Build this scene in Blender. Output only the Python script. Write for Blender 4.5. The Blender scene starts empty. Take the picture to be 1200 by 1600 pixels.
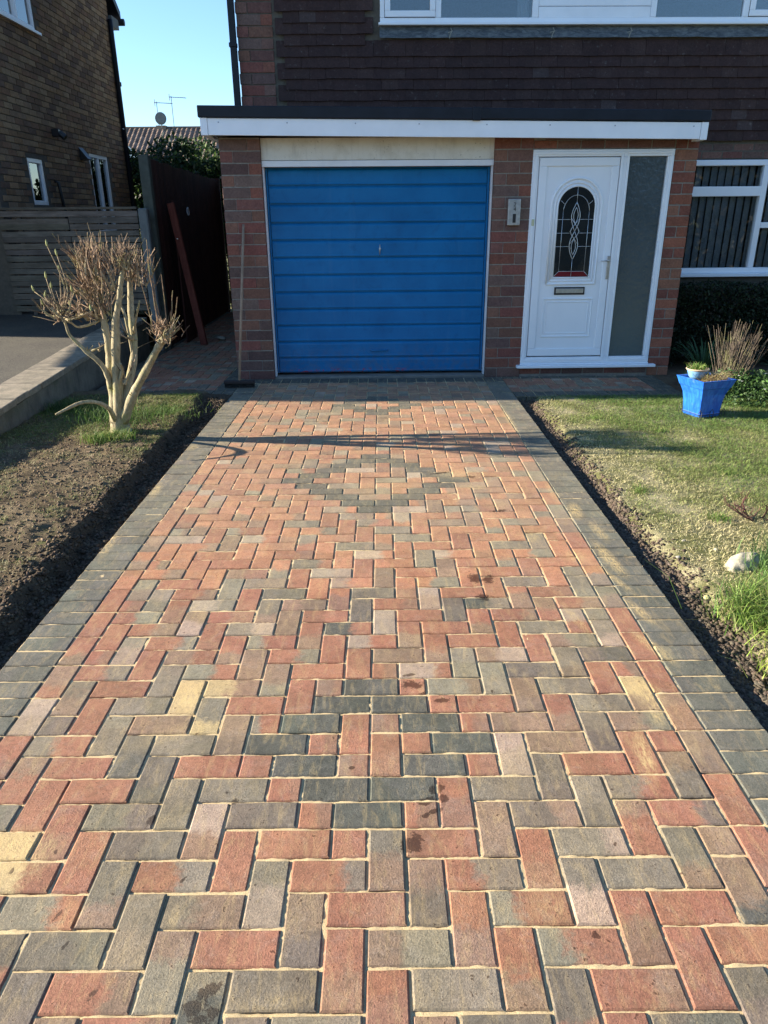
import bpy, math, random
import numpy as np
from mathutils import Vector, Matrix

SC = bpy.context.scene
rnd = random.Random(7)
nr = np.random.RandomState(11)
C = bpy.context.scene.collection
R = math.radians

# ------------------------------------------------------------------ camera
cam_d = bpy.data.cameras.new('camera'); cam = bpy.data.objects.new('camera', cam_d); C.objects.link(cam)
cam_d.sensor_fit = 'VERTICAL'; cam_d.sensor_height = 32.0; cam_d.lens = 1123.25 / 1600 * 32.0
cam_d.clip_start = 0.05; cam_d.clip_end = 2000
def cam_axes(p, yw, ro):
    cy, sy = math.cos(yw), math.sin(yw)
    f = Vector((sy*math.cos(p), cy*math.cos(p), -math.sin(p))); r = Vector((cy, -sy, 0)); u = r.cross(f)
    return r*math.cos(ro)+u*math.sin(ro), -r*math.sin(ro)+u*math.cos(ro), f
cr, cu, cf = cam_axes(0.389004, 0.0007016, -0.00817723)
cam.matrix_world = Matrix(((cr.x, cu.x, -cf.x, 0.0494809), (cr.y, cu.y, -cf.y, -2.208684), (cr.z, cu.z, -cf.z, 1.563418), (0, 0, 0, 1)))
SC.camera = cam

# ------------------------------------------------------------------ sky and sun
L = Vector((2.9, -0.20, -1.0)).normalized()            # direction the sunlight travels
elev = math.asin(-L.z); az = math.atan2(-L.x, -L.y)    # compass angle of the sun from +Y towards +X
w = bpy.data.worlds.new('World'); SC.world = w; w.use_nodes = True
nt = w.node_tree; nt.nodes.clear()
sky = nt.nodes.new('ShaderNodeTexSky'); sky.sky_type = 'NISHITA'; sky.sun_disc = False
sky.sun_elevation = elev; sky.sun_rotation = az; sky.air_density = 1.0; sky.dust_density = 0.0; sky.ozone_density = 4.2
bg = nt.nodes.new('ShaderNodeBackground'); bg.inputs[1].default_value = 0.090
wo = nt.nodes.new('ShaderNodeOutputWorld')
nt.links.new(sky.outputs[0], bg.inputs[0]); nt.links.new(bg.outputs[0], wo.inputs[0])
sd = bpy.data.lights.new('sun', 'SUN'); sd.energy = 5.0; sd.angle = R(0.5); sd.color = (1.0, 0.89, 0.725)
so = bpy.data.objects.new('sun', sd); C.objects.link(so); so.rotation_euler = L.to_track_quat('-Z', 'Y').to_euler()
so.location = (-20, 2, 12)
SC.view_settings.view_transform = 'Standard'; SC.view_settings.look = 'None'
SC.cycles.use_denoising = True; SC.cycles.denoising_prefilter = 'ACCURATE'; SC.cycles.use_adaptive_sampling = False; SC.cycles.sample_clamp_indirect = 3.0; SC.cycles.max_bounces = 8; SC.cycles.diffuse_bounces = 3
SC.view_settings.exposure = 1.76; SC.view_settings.gamma = 1.0; SC.view_settings.use_curve_mapping = False

# ------------------------------------------------------------------ helpers
def tag(o, label=None, cat=None, group=None, kind=None):
    if label: o['label'] = label
    if cat: o['category'] = cat
    if group: o['group'] = group
    if kind: o['kind'] = kind
    return o
def empty(name, loc=(0, 0, 0), rz=0, parent=None):
    o = bpy.data.objects.new(name, None); C.objects.link(o); o.location = loc; o.rotation_euler = (0, 0, rz)
    o.empty_display_size = 0.1; o.parent = parent
    return o
def shade(c, f): return [x*f for x in c]
class MB:
    def __init__(s): s.v = []; s.f = []; s.c = []
    def add(s, vs, fs, col=None):
        b = len(s.v); s.v += [tuple(p) for p in vs]; s.f += [tuple(i+b for i in f) for f in fs]
        s.c += [col or (1, 1, 1)]*len(vs)
    def box(s, x0, x1, y0, y1, z0, z1, col=None, c=0.0, M=None):
        if c <= 0:
            vs = [(x, y, z) for x in (x0, x1) for y in (y0, y1) for z in (z0, z1)]
            fs = [(0, 1, 3, 2), (4, 6, 7, 5), (0, 4, 5, 1), (2, 3, 7, 6), (0, 2, 6, 4), (1, 5, 7, 3)]
        else:
            vs, fs = cbox(x0, x1, y0, y1, z0, z1, c)
        if M: vs = [M @ Vector(p) for p in vs]
        s.add(vs, fs, col)
    def tube(s, pts, rad, n=8, col=None, cap=True):
        pts = [Vector(p) for p in pts]
        if not hasattr(rad, '__len__'): rad = [rad]*len(pts)
        vs = []; fs = []; prev = None
        for i, p in enumerate(pts):
            t = (pts[min(i+1, len(pts)-1)] - pts[max(i-1, 0)]).normalized()
            if prev is None: a = t.orthogonal().normalized()
            else:
                a = prev - t*prev.dot(t); a = a.normalized() if a.length > 1e-6 else t.orthogonal().normalized()
            prev = a; b = t.cross(a)
            for k in range(n):
                th = 2*math.pi*k/n; vs.append(p + (a*math.cos(th)+b*math.sin(th))*rad[i])
        for i in range(len(pts)-1):
            for k in range(n):
                fs.append((i*n+k, i*n+(k+1) % n, (i+1)*n+(k+1) % n, (i+1)*n+k))
        if cap: fs.append(tuple(range(n-1, -1, -1))); fs.append(tuple((len(pts)-1)*n+k for k in range(n)))
        s.add(vs, fs, col)
    def prism(s, poly, y0, y1, col=None):      # poly in (x,z), extruded along y
        n = len(poly)
        vs = [(x, y0, z) for x, z in poly]+[(x, y1, z) for x, z in poly]
        fs = [tuple(range(n)), tuple(range(2*n-1, n-1, -1))]+[(i, i+n, (i+1) % n+n, (i+1) % n) for i in range(n)]
        s.add(vs, fs, col)
    def build(s, name, m, parent=None, loc=None, kind=None, smooth=False, rz=0, bevel=0):
        me = bpy.data.meshes.new(name); me.from_pydata(s.v, [], s.f); me.update()
        a = me.color_attributes.new('col', 'FLOAT_COLOR', 'POINT')
        a.data.foreach_set('color', np.array([(tuple(c)+(1,))[:4] for c in s.c], dtype=np.float32).ravel())
        if getattr(s, 'cb', None):
            a = me.color_attributes.new('colb', 'FLOAT_COLOR', 'POINT'); a.data.foreach_set('color', np.array([(*c, 1) for c in s.cb], dtype=np.float32).ravel())
        if smooth: me.polygons.foreach_set('use_smooth', [True]*len(me.polygons))
        if m: me.materials.append(m)
        o = bpy.data.objects.new(name, me); C.objects.link(o); o.parent = parent
        if loc: o.location = loc
        o.rotation_euler.z = rz
        if kind: o['kind'] = kind
        if bevel:
            b = o.modifiers.new('bevel', 'BEVEL'); b.width = bevel; b.segments = 2; b.limit_method = 'ANGLE'
        return o
def cbox(x0, x1, y0, y1, z0, z1, c):
    vs = []; ix = {}
    for a, (xa, sx) in enumerate(((x0, 1), (x1, -1))):
        for b, (ya, sy) in enumerate(((y0, 1), (y1, -1))):
            for d, (za, sz) in enumerate(((z0, 1), (z1, -1))):
                for ax in range(3):
                    p = [xa+(c*sx if ax != 0 else 0), ya+(c*sy if ax != 1 else 0), za+(c*sz if ax != 2 else 0)]
                    ix[(a, b, d, ax)] = len(vs); vs.append(tuple(p))
    fs = []
    for k in (0, 1):
        fs.append([ix[(k, 0, 0, 0)], ix[(k, 1, 0, 0)], ix[(k, 1, 1, 0)], ix[(k, 0, 1, 0)]])
        fs.append([ix[(0, k, 0, 1)], ix[(1, k, 0, 1)], ix[(1, k, 1, 1)], ix[(0, k, 1, 1)]])
        fs.append([ix[(0, 0, k, 2)], ix[(1, 0, k, 2)], ix[(1, 1, k, 2)], ix[(0, 1, k, 2)]])
    for k in (0, 1):
        for l in (0, 1):
            fs.append([ix[(k, l, 0, 0)], ix[(k, l, 1, 0)], ix[(k, l, 1, 1)], ix[(k, l, 0, 1)]])
            fs.append([ix[(k, 0, l, 0)], ix[(k, 1, l, 0)], ix[(k, 1, l, 2)], ix[(k, 0, l, 2)]])
            fs.append([ix[(0, k, l, 1)], ix[(1, k, l, 1)], ix[(1, k, l, 2)], ix[(0, k, l, 2)]])
    for key in [(a, b, d) for a in (0, 1) for b in (0, 1) for d in (0, 1)]:
        fs.append([ix[(*key, 0)], ix[(*key, 1)], ix[(*key, 2)]])
    cx, cy, cz = (x0+x1)/2, (y0+y1)/2, (z0+z1)/2; out = []
    for f in fs:                                 # outward winding
        p = [Vector(vs[i]) for i in f]; n = (p[1]-p[0]).cross(p[2]-p[0])
        ctr = sum(p, Vector())/len(p)-Vector((cx, cy, cz))
        out.append(tuple(f) if n.dot(ctr) > 0 else tuple(reversed(f)))
    return vs, out
def np_mesh(name, V, T, col, m, parent=None, kind='stuff', smooth=False):
    V = np.asarray(V, np.float32); T = np.asarray(T, np.int32); k = T.shape[1]
    me = bpy.data.meshes.new(name); me.vertices.add(len(V)); me.vertices.foreach_set('co', V.ravel())
    me.loops.add(T.size); me.loops.foreach_set('vertex_index', T.ravel())
    me.polygons.add(len(T)); me.polygons.foreach_set('loop_start', np.arange(0, T.size, k, dtype=np.int32))
    me.polygons.foreach_set('loop_total', np.full(len(T), k, np.int32))
    if smooth: me.polygons.foreach_set('use_smooth', np.ones(len(T), bool))
    me.update(calc_edges=True)
    if col is not None:
        a = me.color_attributes.new('col', 'FLOAT_COLOR', 'POINT')
        c4 = np.ones((len(V), 4), np.float32); c4[:, :3] = col; a.data.foreach_set('color', c4.ravel())
    if m: me.materials.append(m)
    o = bpy.data.objects.new(name, me); C.objects.link(o); o.parent = parent
    if kind: o['kind'] = kind
    return o
_lat = nr.rand(256, 256)
def vnoise(x, y, f):
    x = np.asarray(x)*f+57.3; y = np.asarray(y)*f+91.7
    xi = np.floor(x).astype(int); yi = np.floor(y).astype(int); fx = x-xi; fy = y-yi
    fx = fx*fx*(3-2*fx); fy = fy*fy*(3-2*fy)
    g = lambda a, b: _lat[a % 256, b % 256]
    return (g(xi, yi)*(1-fx)+g(xi+1, yi)*fx)*(1-fy)+(g(xi, yi+1)*(1-fx)+g(xi+1, yi+1)*fx)*fy
def fbm(x, y, f, o=4):
    s = 0; a = 1; t = 0
    for i in range(o): s = s+a*vnoise(x, y, f*2**i); t += a; a *= .5
    return s/t

# ------------------------------------------------------------------ materials
class NT:
    def __init__(s, name):
        s.m = bpy.data.materials.new(name); s.m.use_nodes = True; s.t = s.m.node_tree; s.t.nodes.clear()
        s.o = s.n('ShaderNodeOutputMaterial'); s.b = s.n('ShaderNodeBsdfPrincipled'); s.l(s.b.outputs[0], s.o.inputs[0])
    def n(s, t, **k):
        x = s.t.nodes.new(t)
        for a, b in k.items(): setattr(x, a, b)
        return x
    def l(s, a, b): s.t.links.new(a, b)
    def set(s, x, i, v):
        if isinstance(v, bpy.types.NodeSocket): s.l(v, x.inputs[i])
        else: x.inputs[i].default_value = v
    def pos(s, obj=False):
        if obj: return s.n('ShaderNodeTexCoord').outputs['Object']
        return s.n('ShaderNodeNewGeometry').outputs['Position']
    def attr(s, n='col'): return s.n('ShaderNodeAttribute', attribute_name=n).outputs[0]
    def noise(s, sc, det=4, ro=.55, vec=None, dist=0):
        x = s.n('ShaderNodeTexNoise'); s.set(x, 'Scale', sc); s.set(x, 'Detail', det); s.set(x, 'Roughness', ro); s.set(x, 'Distortion', dist)
        s.l(vec if vec is not None else s.pos(), x.inputs['Vector']); return x.outputs['Fac']
    def scale(s, v, sc):
        x = s.n('ShaderNodeMapping'); s.l(v, x.inputs[0]); x.inputs['Scale'].default_value = sc; return x.outputs[0]
    def ramp(s, f, a, b, c0=(0, 0, 0, 1), c1=(1, 1, 1, 1)):
        x = s.n('ShaderNodeValToRGB'); e = x.color_ramp.elements; e[0].position = a; e[1].position = b; e[0].color = c0; e[1].color = c1
        s.l(f, x.inputs[0]); return x.outputs[0]
    def mix(s, f, a, b, mode='MIX'):
        x = s.n('ShaderNodeMix', data_type='RGBA', blend_type=mode); s.set(x, 0, f); s.set(x, 6, a); s.set(x, 7, b); return x.outputs[2]
    def math(s, op, a, b=0, c=0):
        x = s.n('ShaderNodeMath', operation=op); s.set(x, 0, a); s.set(x, 1, b); s.set(x, 2, c); return x.outputs[0]
    def bump(s, h, st=.3, d=.01, nrm=None):
        x = s.n('ShaderNodeBump'); s.set(x, 'Strength', st); s.set(x, 'Distance', d); s.l(h, x.inputs['Height'])
        if nrm: s.l(nrm, x.inputs['Normal'])
        return x.outputs[0]
    def fin(s, col=None, rough=None, nrm=None, **k):
        if col is not None: s.set(s.b, 'Base Color', col)
        if rough is not None: s.set(s.b, 'Roughness', rough)
        if nrm is not None: s.l(nrm, s.b.inputs['Normal'])
        for a, b in k.items(): s.set(s.b, a.replace('_', ' '), b)
        return s.m
def c4(*c): return (*c, 1)
def simple(name, col, rough=.6, var=.12, sc=8, bump=.1, bsc=40, metal=0, useattr=False, spec=.5):
    t = NT(name); base = t.attr() if useattr else c4(*col)
    if useattr: base = t.mix(1.0, base, c4(*col), 'MULTIPLY')
    n = t.noise(sc, 5); v = t.ramp(n, .3, .7, c4(1-var, 1-var, 1-var), c4(1+var, 1+var, 1+var))
    colr = t.mix(1.0, base, v, 'MULTIPLY')
    nb = t.noise(bsc, 4)
    return t.fin(colr, t.math('MULTIPLY_ADD', n, .15, rough-.07), t.bump(nb, bump, .004), Metallic=metal, Specular_IOR_Level=spec)

def paver_mat():
    t = NT('concrete_paver'); P = t.pos(); aN = t.n('ShaderNodeAttribute', attribute_name='col'); u_ = aN.outputs['Alpha']
    mn = t.math('ADD', t.math('MULTIPLY', t.noise(11, 5, .65, dist=.6), .8), t.math('MULTIPLY', t.noise(60, 4, .7), .35))
    uf = t.ramp(t.math('ADD', t.math('SUBTRACT', u_, .575), mn), .42, .60)
    col = t.mix(uf, aN.outputs[0], t.attr('colb'))
    big = t.noise(9, 4); med = t.noise(45, 5, .65); fine = t.noise(420, 3, .7); speck = t.noise(950, 2, .6)
    v = t.ramp(med, .28, .75, c4(.72, .72, .72), c4(1.24, 1.22, 1.18)); col = t.mix(1., col, v, 'MULTIPLY')
    v = t.ramp(big, .3, .7, c4(.86, .86, .86), c4(1.14, 1.13, 1.11)); col = t.mix(1., col, v, 'MULTIPLY')
    v = t.ramp(fine, .25, .75, c4(.62, .61, .60), c4(1.38, 1.38, 1.38)); col = t.mix(1., col, v, 'MULTIPLY')
    # pale efflorescence bloom
    bl = t.ramp(t.noise(14, 6, .75, dist=1.2), .50, .78); blf = t.math('MULTIPLY', bl, t.ramp(fine, .35, .6))
    col = t.mix(t.math('MULTIPLY', blf, .38), col, c4(.42, .39, .34))
    # pale grains
    g2 = t.noise(170, 4, .75); col = t.mix(1., col, t.ramp(g2, .28, .74, c4(.70, .69, .68), c4(1.30, 1.29, 1.27)), 'MULTIPLY'); gr = t.ramp(speck, .70, .76); col = t.mix(t.math('MULTIPLY', gr, .35), col, c4(.55, .5, .42))
    gd = t.ramp(t.noise(260, 2), .70, .76); col = t.mix(t.math('MULTIPLY', gd, .6), col, c4(.04, .035, .03))
    # kiln dried sand dust brushed over the surface
    sv = t.scale(P, (2.2, .55, 1)); sn = t.noise(16, 6, .72, sv, .6)
    sd_ = t.math('MULTIPLY', t.ramp(sn, .50, .74), t.ramp(fine, .28, .60))
    amt = t.math('MULTIPLY', sd_, .5)
    sep = t.n('ShaderNodeSeparateXYZ'); t.l(P, sep.inputs[0])
    def blob(x, y, sx, sy, rot=0, soft=.35):
        m = t.n('ShaderNodeMapping', vector_type='TEXTURE'); t.l(P, m.inputs[0])
        m.inputs['Location'].default_value = (x, y, 0); m.inputs['Rotation'].default_value = (0, 0, rot); m.inputs['Scale'].default_value = (sx, sy, 1e3)
        ln = t.n('ShaderNodeVectorMath', operation='LENGTH'); t.l(m.outputs[0], ln.inputs[0]); return t.ramp(ln.outputs['Value'], soft, 1, c4(1, 1, 1), c4(0, 0, 0))
    patches = [(.971, -.10, .075, .10, .3, 1.1), (.975, -.20, .04, .10, -.2, .9), (.86, -.42, .035, .16, -.1, 1), (-.968, -.77, .17, .10, 0, 1.1), (-.643, -.10, .07, .11, 0, 1.1), (1.10, .19, .04, .16, .35, 1), (1.14, .46, .035, .16, .25, .9),
               (1.159, .98, .045, .26, .1, 1.1), (1.125, .75, .025, .22, .3, .8), (1.20, 1.31, .04, .16, .1, .9), (1.147, 1.60, .05, .16, -.1, 1.1), (1.08, 1.9, .03, .22, 0, .7), (1.0, 1.0, .08, .1, 0, .7), (.85, .42, .03, .2, .2, .6), (.82, 1.25, .06, .1, 0, .7),
               (.50, .95, .03, .25, 0, .4), (.72, 1.7, .12, .1, 0, .4), (.55, 2.25, .22, .12, 0, .6), (.62, 2.0, .12, .06, 0, .6), (-.72, 2.9, .09, .09, 0, .7), (-.65, -.3, .15, .05, .5, .4), (.72, -.62, .05, .05, .4, .5), (1.1, 3.6, .04, .5, 0, .8), (.05, 2.0, .3, .25, 0, .35),
               (-1.37, 2.0, .04, .18, .1, .9), (-1.38, 1.2, .035, .2, .1, .8), (-1.36, 2.9, .05, .1, 0, .6), (-.20, -1.18, .16, .03, .1, .35), (.45, -.95, .07, .08, .3, .4)]
    rag = t.math('MULTIPLY', t.ramp(t.noise(46, 7, .8, t.scale(P, (2.2, .6, 1)), .4), .40, .60), t.ramp(fine, .22, .50))
    for x, y, sx, sy, ro, a in patches:
        amt = t.math('MAXIMUM', amt, t.math('MULTIPLY', t.math('MULTIPLY', blob(x, y, sx, sy, ro), rag), a*.95))
    col = t.mix(amt, col, c4(.60, .44, .20))
    # wet footprints and drips
    wet = None
    wets = [(-.335, -1.145, .032, .022, .3), (-.368, -1.185, .034, .034, 0), (-.322, -1.195, .022, .016, 0), (-.35, -1.163, .02, .03, .4), (-.345, -1.21, .03, .014, 0), (.128, -.755, .030, .048, 0), (.103, -.76, .022, .036, 0),
            (.198, -.552, .036, .030, .5), (.168, -.600, .055, .020, .4), (.215, -.592, .020, .030, 0), (.18, -.645, .05, .012, .5), (.15, -.043, .055, .034, 0), (.141, .018, .034, .012, .3), (.247, -.137, .045, .02, .3), (.185, -.10, .03, .016, 0),
            (.475, .78, .045, .065, .2), (.535, .77, .035, .06, -.2), (.49, .60, .05, .042, 0), (.539, -1.024, .016, .013, 0), (-.418, -.561, .009, .008, 0), (-.392, -.60, .016, .020, -.6), (-.613, -.666, .014, .034, -.5), (-.054, -.464, .012, .011, 0),
            (-.751, -.961, .008, .022, -.4), (-.594, -1.153, .009, .024, -.4), (-.47, -.86, .007, .02, -.5), (-.70, -1.04, .007, .016, -.4), (.714, 1.61, .07, .022, .2), (.43, 2.28, .12, .018, .25), (.62, 2.2, .05, .03, .1)]
    wn = t.math('ADD', t.math('MULTIPLY', t.noise(45, 3, .6), .9), t.math('MULTIPLY', t.noise(170, 3, .7), .55))
    for x, y, sx, sy, ro in wets:
        b = t.math('MULTIPLY', blob(x, y, sx, sy, ro, .3), 1.0); b = t.math('ADD', t.math('MULTIPLY', b, .70), t.math('MULTIPLY', t.math('SUBTRACT', wn, .72), 2.1)); b = t.ramp(b, .34, .39)
        wet = b if wet is None else t.math('MAXIMUM', wet, b)
    # scattered splashes
    vo = t.n('ShaderNodeTexVoronoi', feature='F1'); t.l(t.scale(P, (1, .6, 1)), vo.inputs['Vector']); vo.inputs['Scale'].default_value = 15
    sp = t.math('MULTIPLY', t.ramp(t.math('ADD', vo.outputs['Distance'], t.math('MULTIPLY', t.noise(90, 2), .10)), .125, .145, c4(1, 1, 1), c4(0, 0, 0)), t.ramp(t.noise(3.1, 2), .60, .62))
    near = t.ramp(sep.outputs['Y'], 0, .6, c4(1, 1, 1), c4(0, 0, 0)); sp = t.math('MULTIPLY', sp, t.ramp(sep.outputs['Y'], 0, .01, c4(1, 1, 1), c4(0, 0, 0)))
    wet = t.math('MAXIMUM', wet, sp)
    col = t.mix(t.math('MULTIPLY', wet, .92), col, t.mix(1., col, c4(.24, .19, .16), 'MULTIPLY'))
    rough = t.math('SUBTRACT', .86, t.math('MULTIPLY', wet, .25))
    h = t.math('ADD', t.math('ADD', t.math('MULTIPLY', fine, .5), t.math('MULTIPLY', g2, .9)), t.math('MULTIPLY', med, .5)); h = t.math('SUBTRACT', h, t.math('MULTIPLY', gd, .8))
    return t.fin(col, rough, t.bump(h, .8, .0042), Specular_IOR_Level=.3)

def brick_mat(name, sc=1.0, mortar=False):
    t = NT(name); col = t.attr(); P = t.pos()
    n1 = t.noise(60, 5, .65, dist=.5); n2 = t.noise(11, 4)
    col = t.mix(1., col, t.ramp(n1, .3, .72, c4(.72, .70, .70), c4(1.25, 1.22, 1.2)), 'MULTIPLY')
    col = t.mix(1., col, t.ramp(n2, .3, .7, c4(.86, .86, .88), c4(1.12, 1.1, 1.08)), 'MULTIPLY')
    col = t.mix(t.math('MULTIPLY', t.ramp(t.noise(25, 5, .7), .6, .8), .35), col, c4(.35, .32, .29))
    return t.fin(col, .9, t.bump(n1, .5, .006), Specular_IOR_Level=.2)

M = {}
M['paver'] = paver_mat(); M['brick'] = brick_mat('fired_brick')
def _sand():
    t = NT('jointing_sand'); n = t.noise(600, 3, .7); b = t.noise(30, 4, .6)
    col = t.mix(t.ramp(n, .3, .7), c4(.40, .29, .15), c4(.86, .68, .38)); col = t.mix(t.ramp(b, .62, .85), col, c4(.35, .26, .17))
    return t.fin(col, .95, t.bump(t.math('ADD', n, t.math('MULTIPLY', b, 1.2)), .8, .006))
M['sand'] = _sand()
M['mortar'] = simple('mortar', (.24, .215, .18), .95, .2, 30, .5, 150)
M['mortar_dark'] = simple('weathered_mortar', (.11, .095, .075), .95, .2, 30, .5, 150)
def _soil(name, a, b, c):
    t = NT(name); n = t.noise(18, 8, .72); f = t.noise(160, 4, .7); g = t.noise(3.2, 4)
    col = t.mix(t.ramp(n, .35, .65), c4(*a), c4(*b)); col = t.mix(t.math('MULTIPLY', t.ramp(g, .45, .65), t.ramp(f, .35, .6)), col, c4(*c))
    return t.fin(col, .97, t.bump(t.math('ADD', f, n), .9, .012), Specular_IOR_Level=.15)
M['soil'] = _soil('garden_soil', (.075, .050, .034), (.135, .10, .068), (.19, .145, .09))
def _bed():
    t = NT('dry_bed_soil'); n = t.noise(18, 8, .72); f = t.noise(160, 4, .7); g = t.noise(3.2, 4); s_ = t.n('ShaderNodeSeparateXYZ'); t.l(t.pos(), s_.inputs[0])
    col = t.mix(t.ramp(n, .35, .65), c4(.085, .062, .038), c4(.17, .13, .080)); col = t.mix(t.math('MULTIPLY', t.ramp(g, .45, .65), t.ramp(f, .35, .6)), col, c4(.26, .205, .13))
    col = t.mix(t.ramp(t.noise(5, 5, .6), .58, .70), col, c4(.09, .10, .04))
    cut = t.ramp(t.math('ADD', s_.outputs['Z'], t.math('MULTIPLY', n, .03)), .040, .056)      # freshly dug moist soil below the crust, its colour darkened for the bank's shade
    col = t.mix(cut, c4(.095, .070, .048), col)
    return t.fin(col, .97, t.bump(t.math('ADD', f, n), 1.0, .014), Specular_IOR_Level=.12)
M['bed'] = _bed()
M['lawn'] = _soil('lawn_soil', (.085, .095, .035), (.20, .19, .08), (.50, .43, .28))
def _attr(name, rough=.7, sub=0, spec=.3, trans=0, var=.15):
    t = NT(name); n = t.noise(90, 3); col = t.mix(1., t.attr(), t.ramp(n, .3, .7, c4(1-var, 1-var, 1-var), c4(1+var, 1+var, 1+var)), 'MULTIPLY')
    t.fin(col, rough, None, Specular_IOR_Level=spec)
    if trans:
        tr = t.n('ShaderNodeBsdfTranslucent'); t.l(col, tr.inputs[0]); mx = t.n('ShaderNodeMixShader'); mx.inputs[0].default_value = trans
        t.l(t.b.outputs[0], mx.inputs[1]); t.l(tr.outputs[0], mx.inputs[2]); t.l(mx.outputs[0], t.o.inputs[0])
    return t.m
M['leaf'] = _attr('leaf_blades', .6, trans=.28); M['clod'] = _attr('soil_clod', .97, spec=.12, var=.3)
def _bark():
    t = NT('pale_bark'); P = t.pos(True); n = t.noise(42, 7, .75, t.scale(P, (1, 1, .30)), .8); b = t.noise(9, 5)
    col = t.mix(1., t.attr(), t.ramp(n, .3, .72, c4(.36, .34, .30), c4(1.25, 1.24, 1.2)), 'MULTIPLY')
    col = t.mix(t.math('MULTIPLY', t.ramp(b, .52, .68), .55), col, c4(.30, .31, .13))
    return t.fin(col, .85, t.bump(n, .9, .010), Specular_IOR_Level=.15)
M['bark'] = _bark()
M['upvc'] = simple('white_upvc', (.84, .86, .89), .32, .03, 3, .02, 20)
M['fascia'] = simple('white_fascia_board', (.85, .87, .90), .38, .05, 4, .03, 14)
M['felt'] = simple('black_roof_trim', (.012, .015, .022), .5, .25, 6, .25, 25, spec=.25)
M['cream'] = None
def _cream():
    t = NT('painted_lintel_board'); n = t.noise(5, 6, .7); f = t.noise(60, 4); s = t.n('ShaderNodeSeparateXYZ'); t.l(t.pos(), s.inputs[0])
    col = t.mix(t.ramp(n, .45, .75), c4(.70, .66, .57), c4(.54, .49, .39)); col = t.mix(t.math('MULTIPLY', t.ramp(f, .66, .72), .7), col, c4(.14, .11, .08))
    streak = t.noise(22, 5, .7, t.scale(t.pos(), (1, 1, .12))); col = t.mix(t.math('MULTIPLY', t.ramp(streak, .55, .8), .35), col, c4(.22, .19, .14))
    return t.fin(col, .7, t.bump(f, .2, .003))
M['cream'] = _cream()
def _blue():
    t = NT('blue_garage_paint'); P = t.pos(); n = t.noise(2.2, 5, .6); s = t.n('ShaderNodeSeparateXYZ'); t.l(P, s.inputs[0])
    col = t.mix(t.ramp(n, .3, .7), c4(.003, .118, .30), c4(.006, .165, .40))
    sm = t.noise(7, 7, .75, t.scale(P, (1, 1, .7)), 1.5); col = t.mix(t.math('MULTIPLY', t.ramp(sm, .54, .70), .38), col, c4(.006, .065, .16))
    st = t.noise(9, 5, .7, t.scale(P, (1.6, 1, .10))); col = t.mix(t.math('MULTIPLY', t.ramp(st, .58, .8), .18), col, c4(.10, .22, .34))
    low = t.ramp(s.outputs['Z'], .045, .40, c4(1, 1, 1), c4(0, 0, 0)); dn = t.noise(16, 6, .7)
    col = t.mix(t.math('MULTIPLY', t.math('MULTIPLY', low, t.ramp(dn, .4, .65)), .45), col, c4(.13, .12, .09))
    lo2 = t.ramp(s.outputs['Z'], .055, .085, c4(1, 1, 1), c4(0, 0, 0)); pe = t.ramp(t.noise(17, 6, .8), .55, .60)
    xm = t.ramp(t.math('ABSOLUTE', t.math('ADD', s.outputs['X'], .25)), .55, .85, c4(1, 1, 1), c4(0, 0, 0))
    col = t.mix(t.math('MULTIPLY', t.math('MULTIPLY', lo2, pe), xm), col, c4(.38, .03, .03))
    return t.fin(col, t.math('MULTIPLY_ADD', sm, .25, .28), t.bump(t.noise(3.5, 3), .25, .02), Specular_IOR_Level=.22)
M['blue'] = _blue()
M['tile'] = brick_mat('clay_wall_tile'); M['lead'] = None
def _lead():
    t = NT('lead_flashing'); n = t.noise(20, 7, .75, t.scale(t.pos(), (.5, 1, 1.4)), 1); col = t.mix(t.ramp(n, .42, .62), c4(.055, .065, .075), c4(.16, .175, .18))
    return t.fin(col, .6, t.bump(n, .5, .01), Metallic=.2)
M['lead'] = _lead()
def _glass(name, tint=(.85, .9, .92), op=0.0, rough=0.0, bumpsc=0):
    t = NT(name); fr = t.n('ShaderNodeFresnel'); fr.inputs[0].default_value = 1.52
    tr = t.n('ShaderNodeBsdfTransparent'); tr.inputs[0].default_value = c4(*tint); gl = t.n('ShaderNodeBsdfGlossy'); gl.inputs['Roughness'].default_value = rough
    mx = t.n('ShaderNodeMixShader'); f = t.math('MULTIPLY_ADD', fr.outputs[0], 2.4, .02); t.l(f, mx.inputs[0]); t.l(tr.outputs[0], mx.inputs[1]); t.l(gl.outputs[0], mx.inputs[2]); t.l(mx.outputs[0], t.o.inputs[0])
    wv = t.noise(1.3, 2); bp = t.bump(wv, .05, .01); t.l(bp, gl.inputs['Normal'])
    return t.m
M['glass'] = _glass('window_glass')
def _obsc():
    t = NT('obscured_glass'); v = t.n('ShaderNodeTexVoronoi', feature='SMOOTH_F1'); v.inputs['Scale'].default_value = 38; t.l(t.scale(t.pos(), (1, 1, .7)), v.inputs['Vector'])
    n = t.noise(26, 3, .6, dist=1.5); s = t.n('ShaderNodeSeparateXYZ'); t.l(t.pos(), s.inputs[0])
    g = t.noise(3, 3); col = t.mix(g, c4(.045, .062, .070), c4(.085, .112, .122))
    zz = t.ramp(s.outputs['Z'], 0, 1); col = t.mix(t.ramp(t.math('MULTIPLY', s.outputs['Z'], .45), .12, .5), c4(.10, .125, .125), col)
    return t.fin(col, .13, t.bump(t.math('ADD', n, v.outputs['Distance']), .45, .006), Specular_IOR_Level=.6)
M['obscured'] = _obsc()
M['darkglass'] = simple('dark_decorative_glass', (.018, .022, .024), .07, .2, 5, .06, 10, spec=.8)
M['redglass'] = simple('red_decorative_glass', (.16, .01, .02), .1, .2, 9, .05, 30)
M['came'] = simple('silver_came', (.62, .64, .66), .35, .1, 20, .1, 60, metal=.6)
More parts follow.
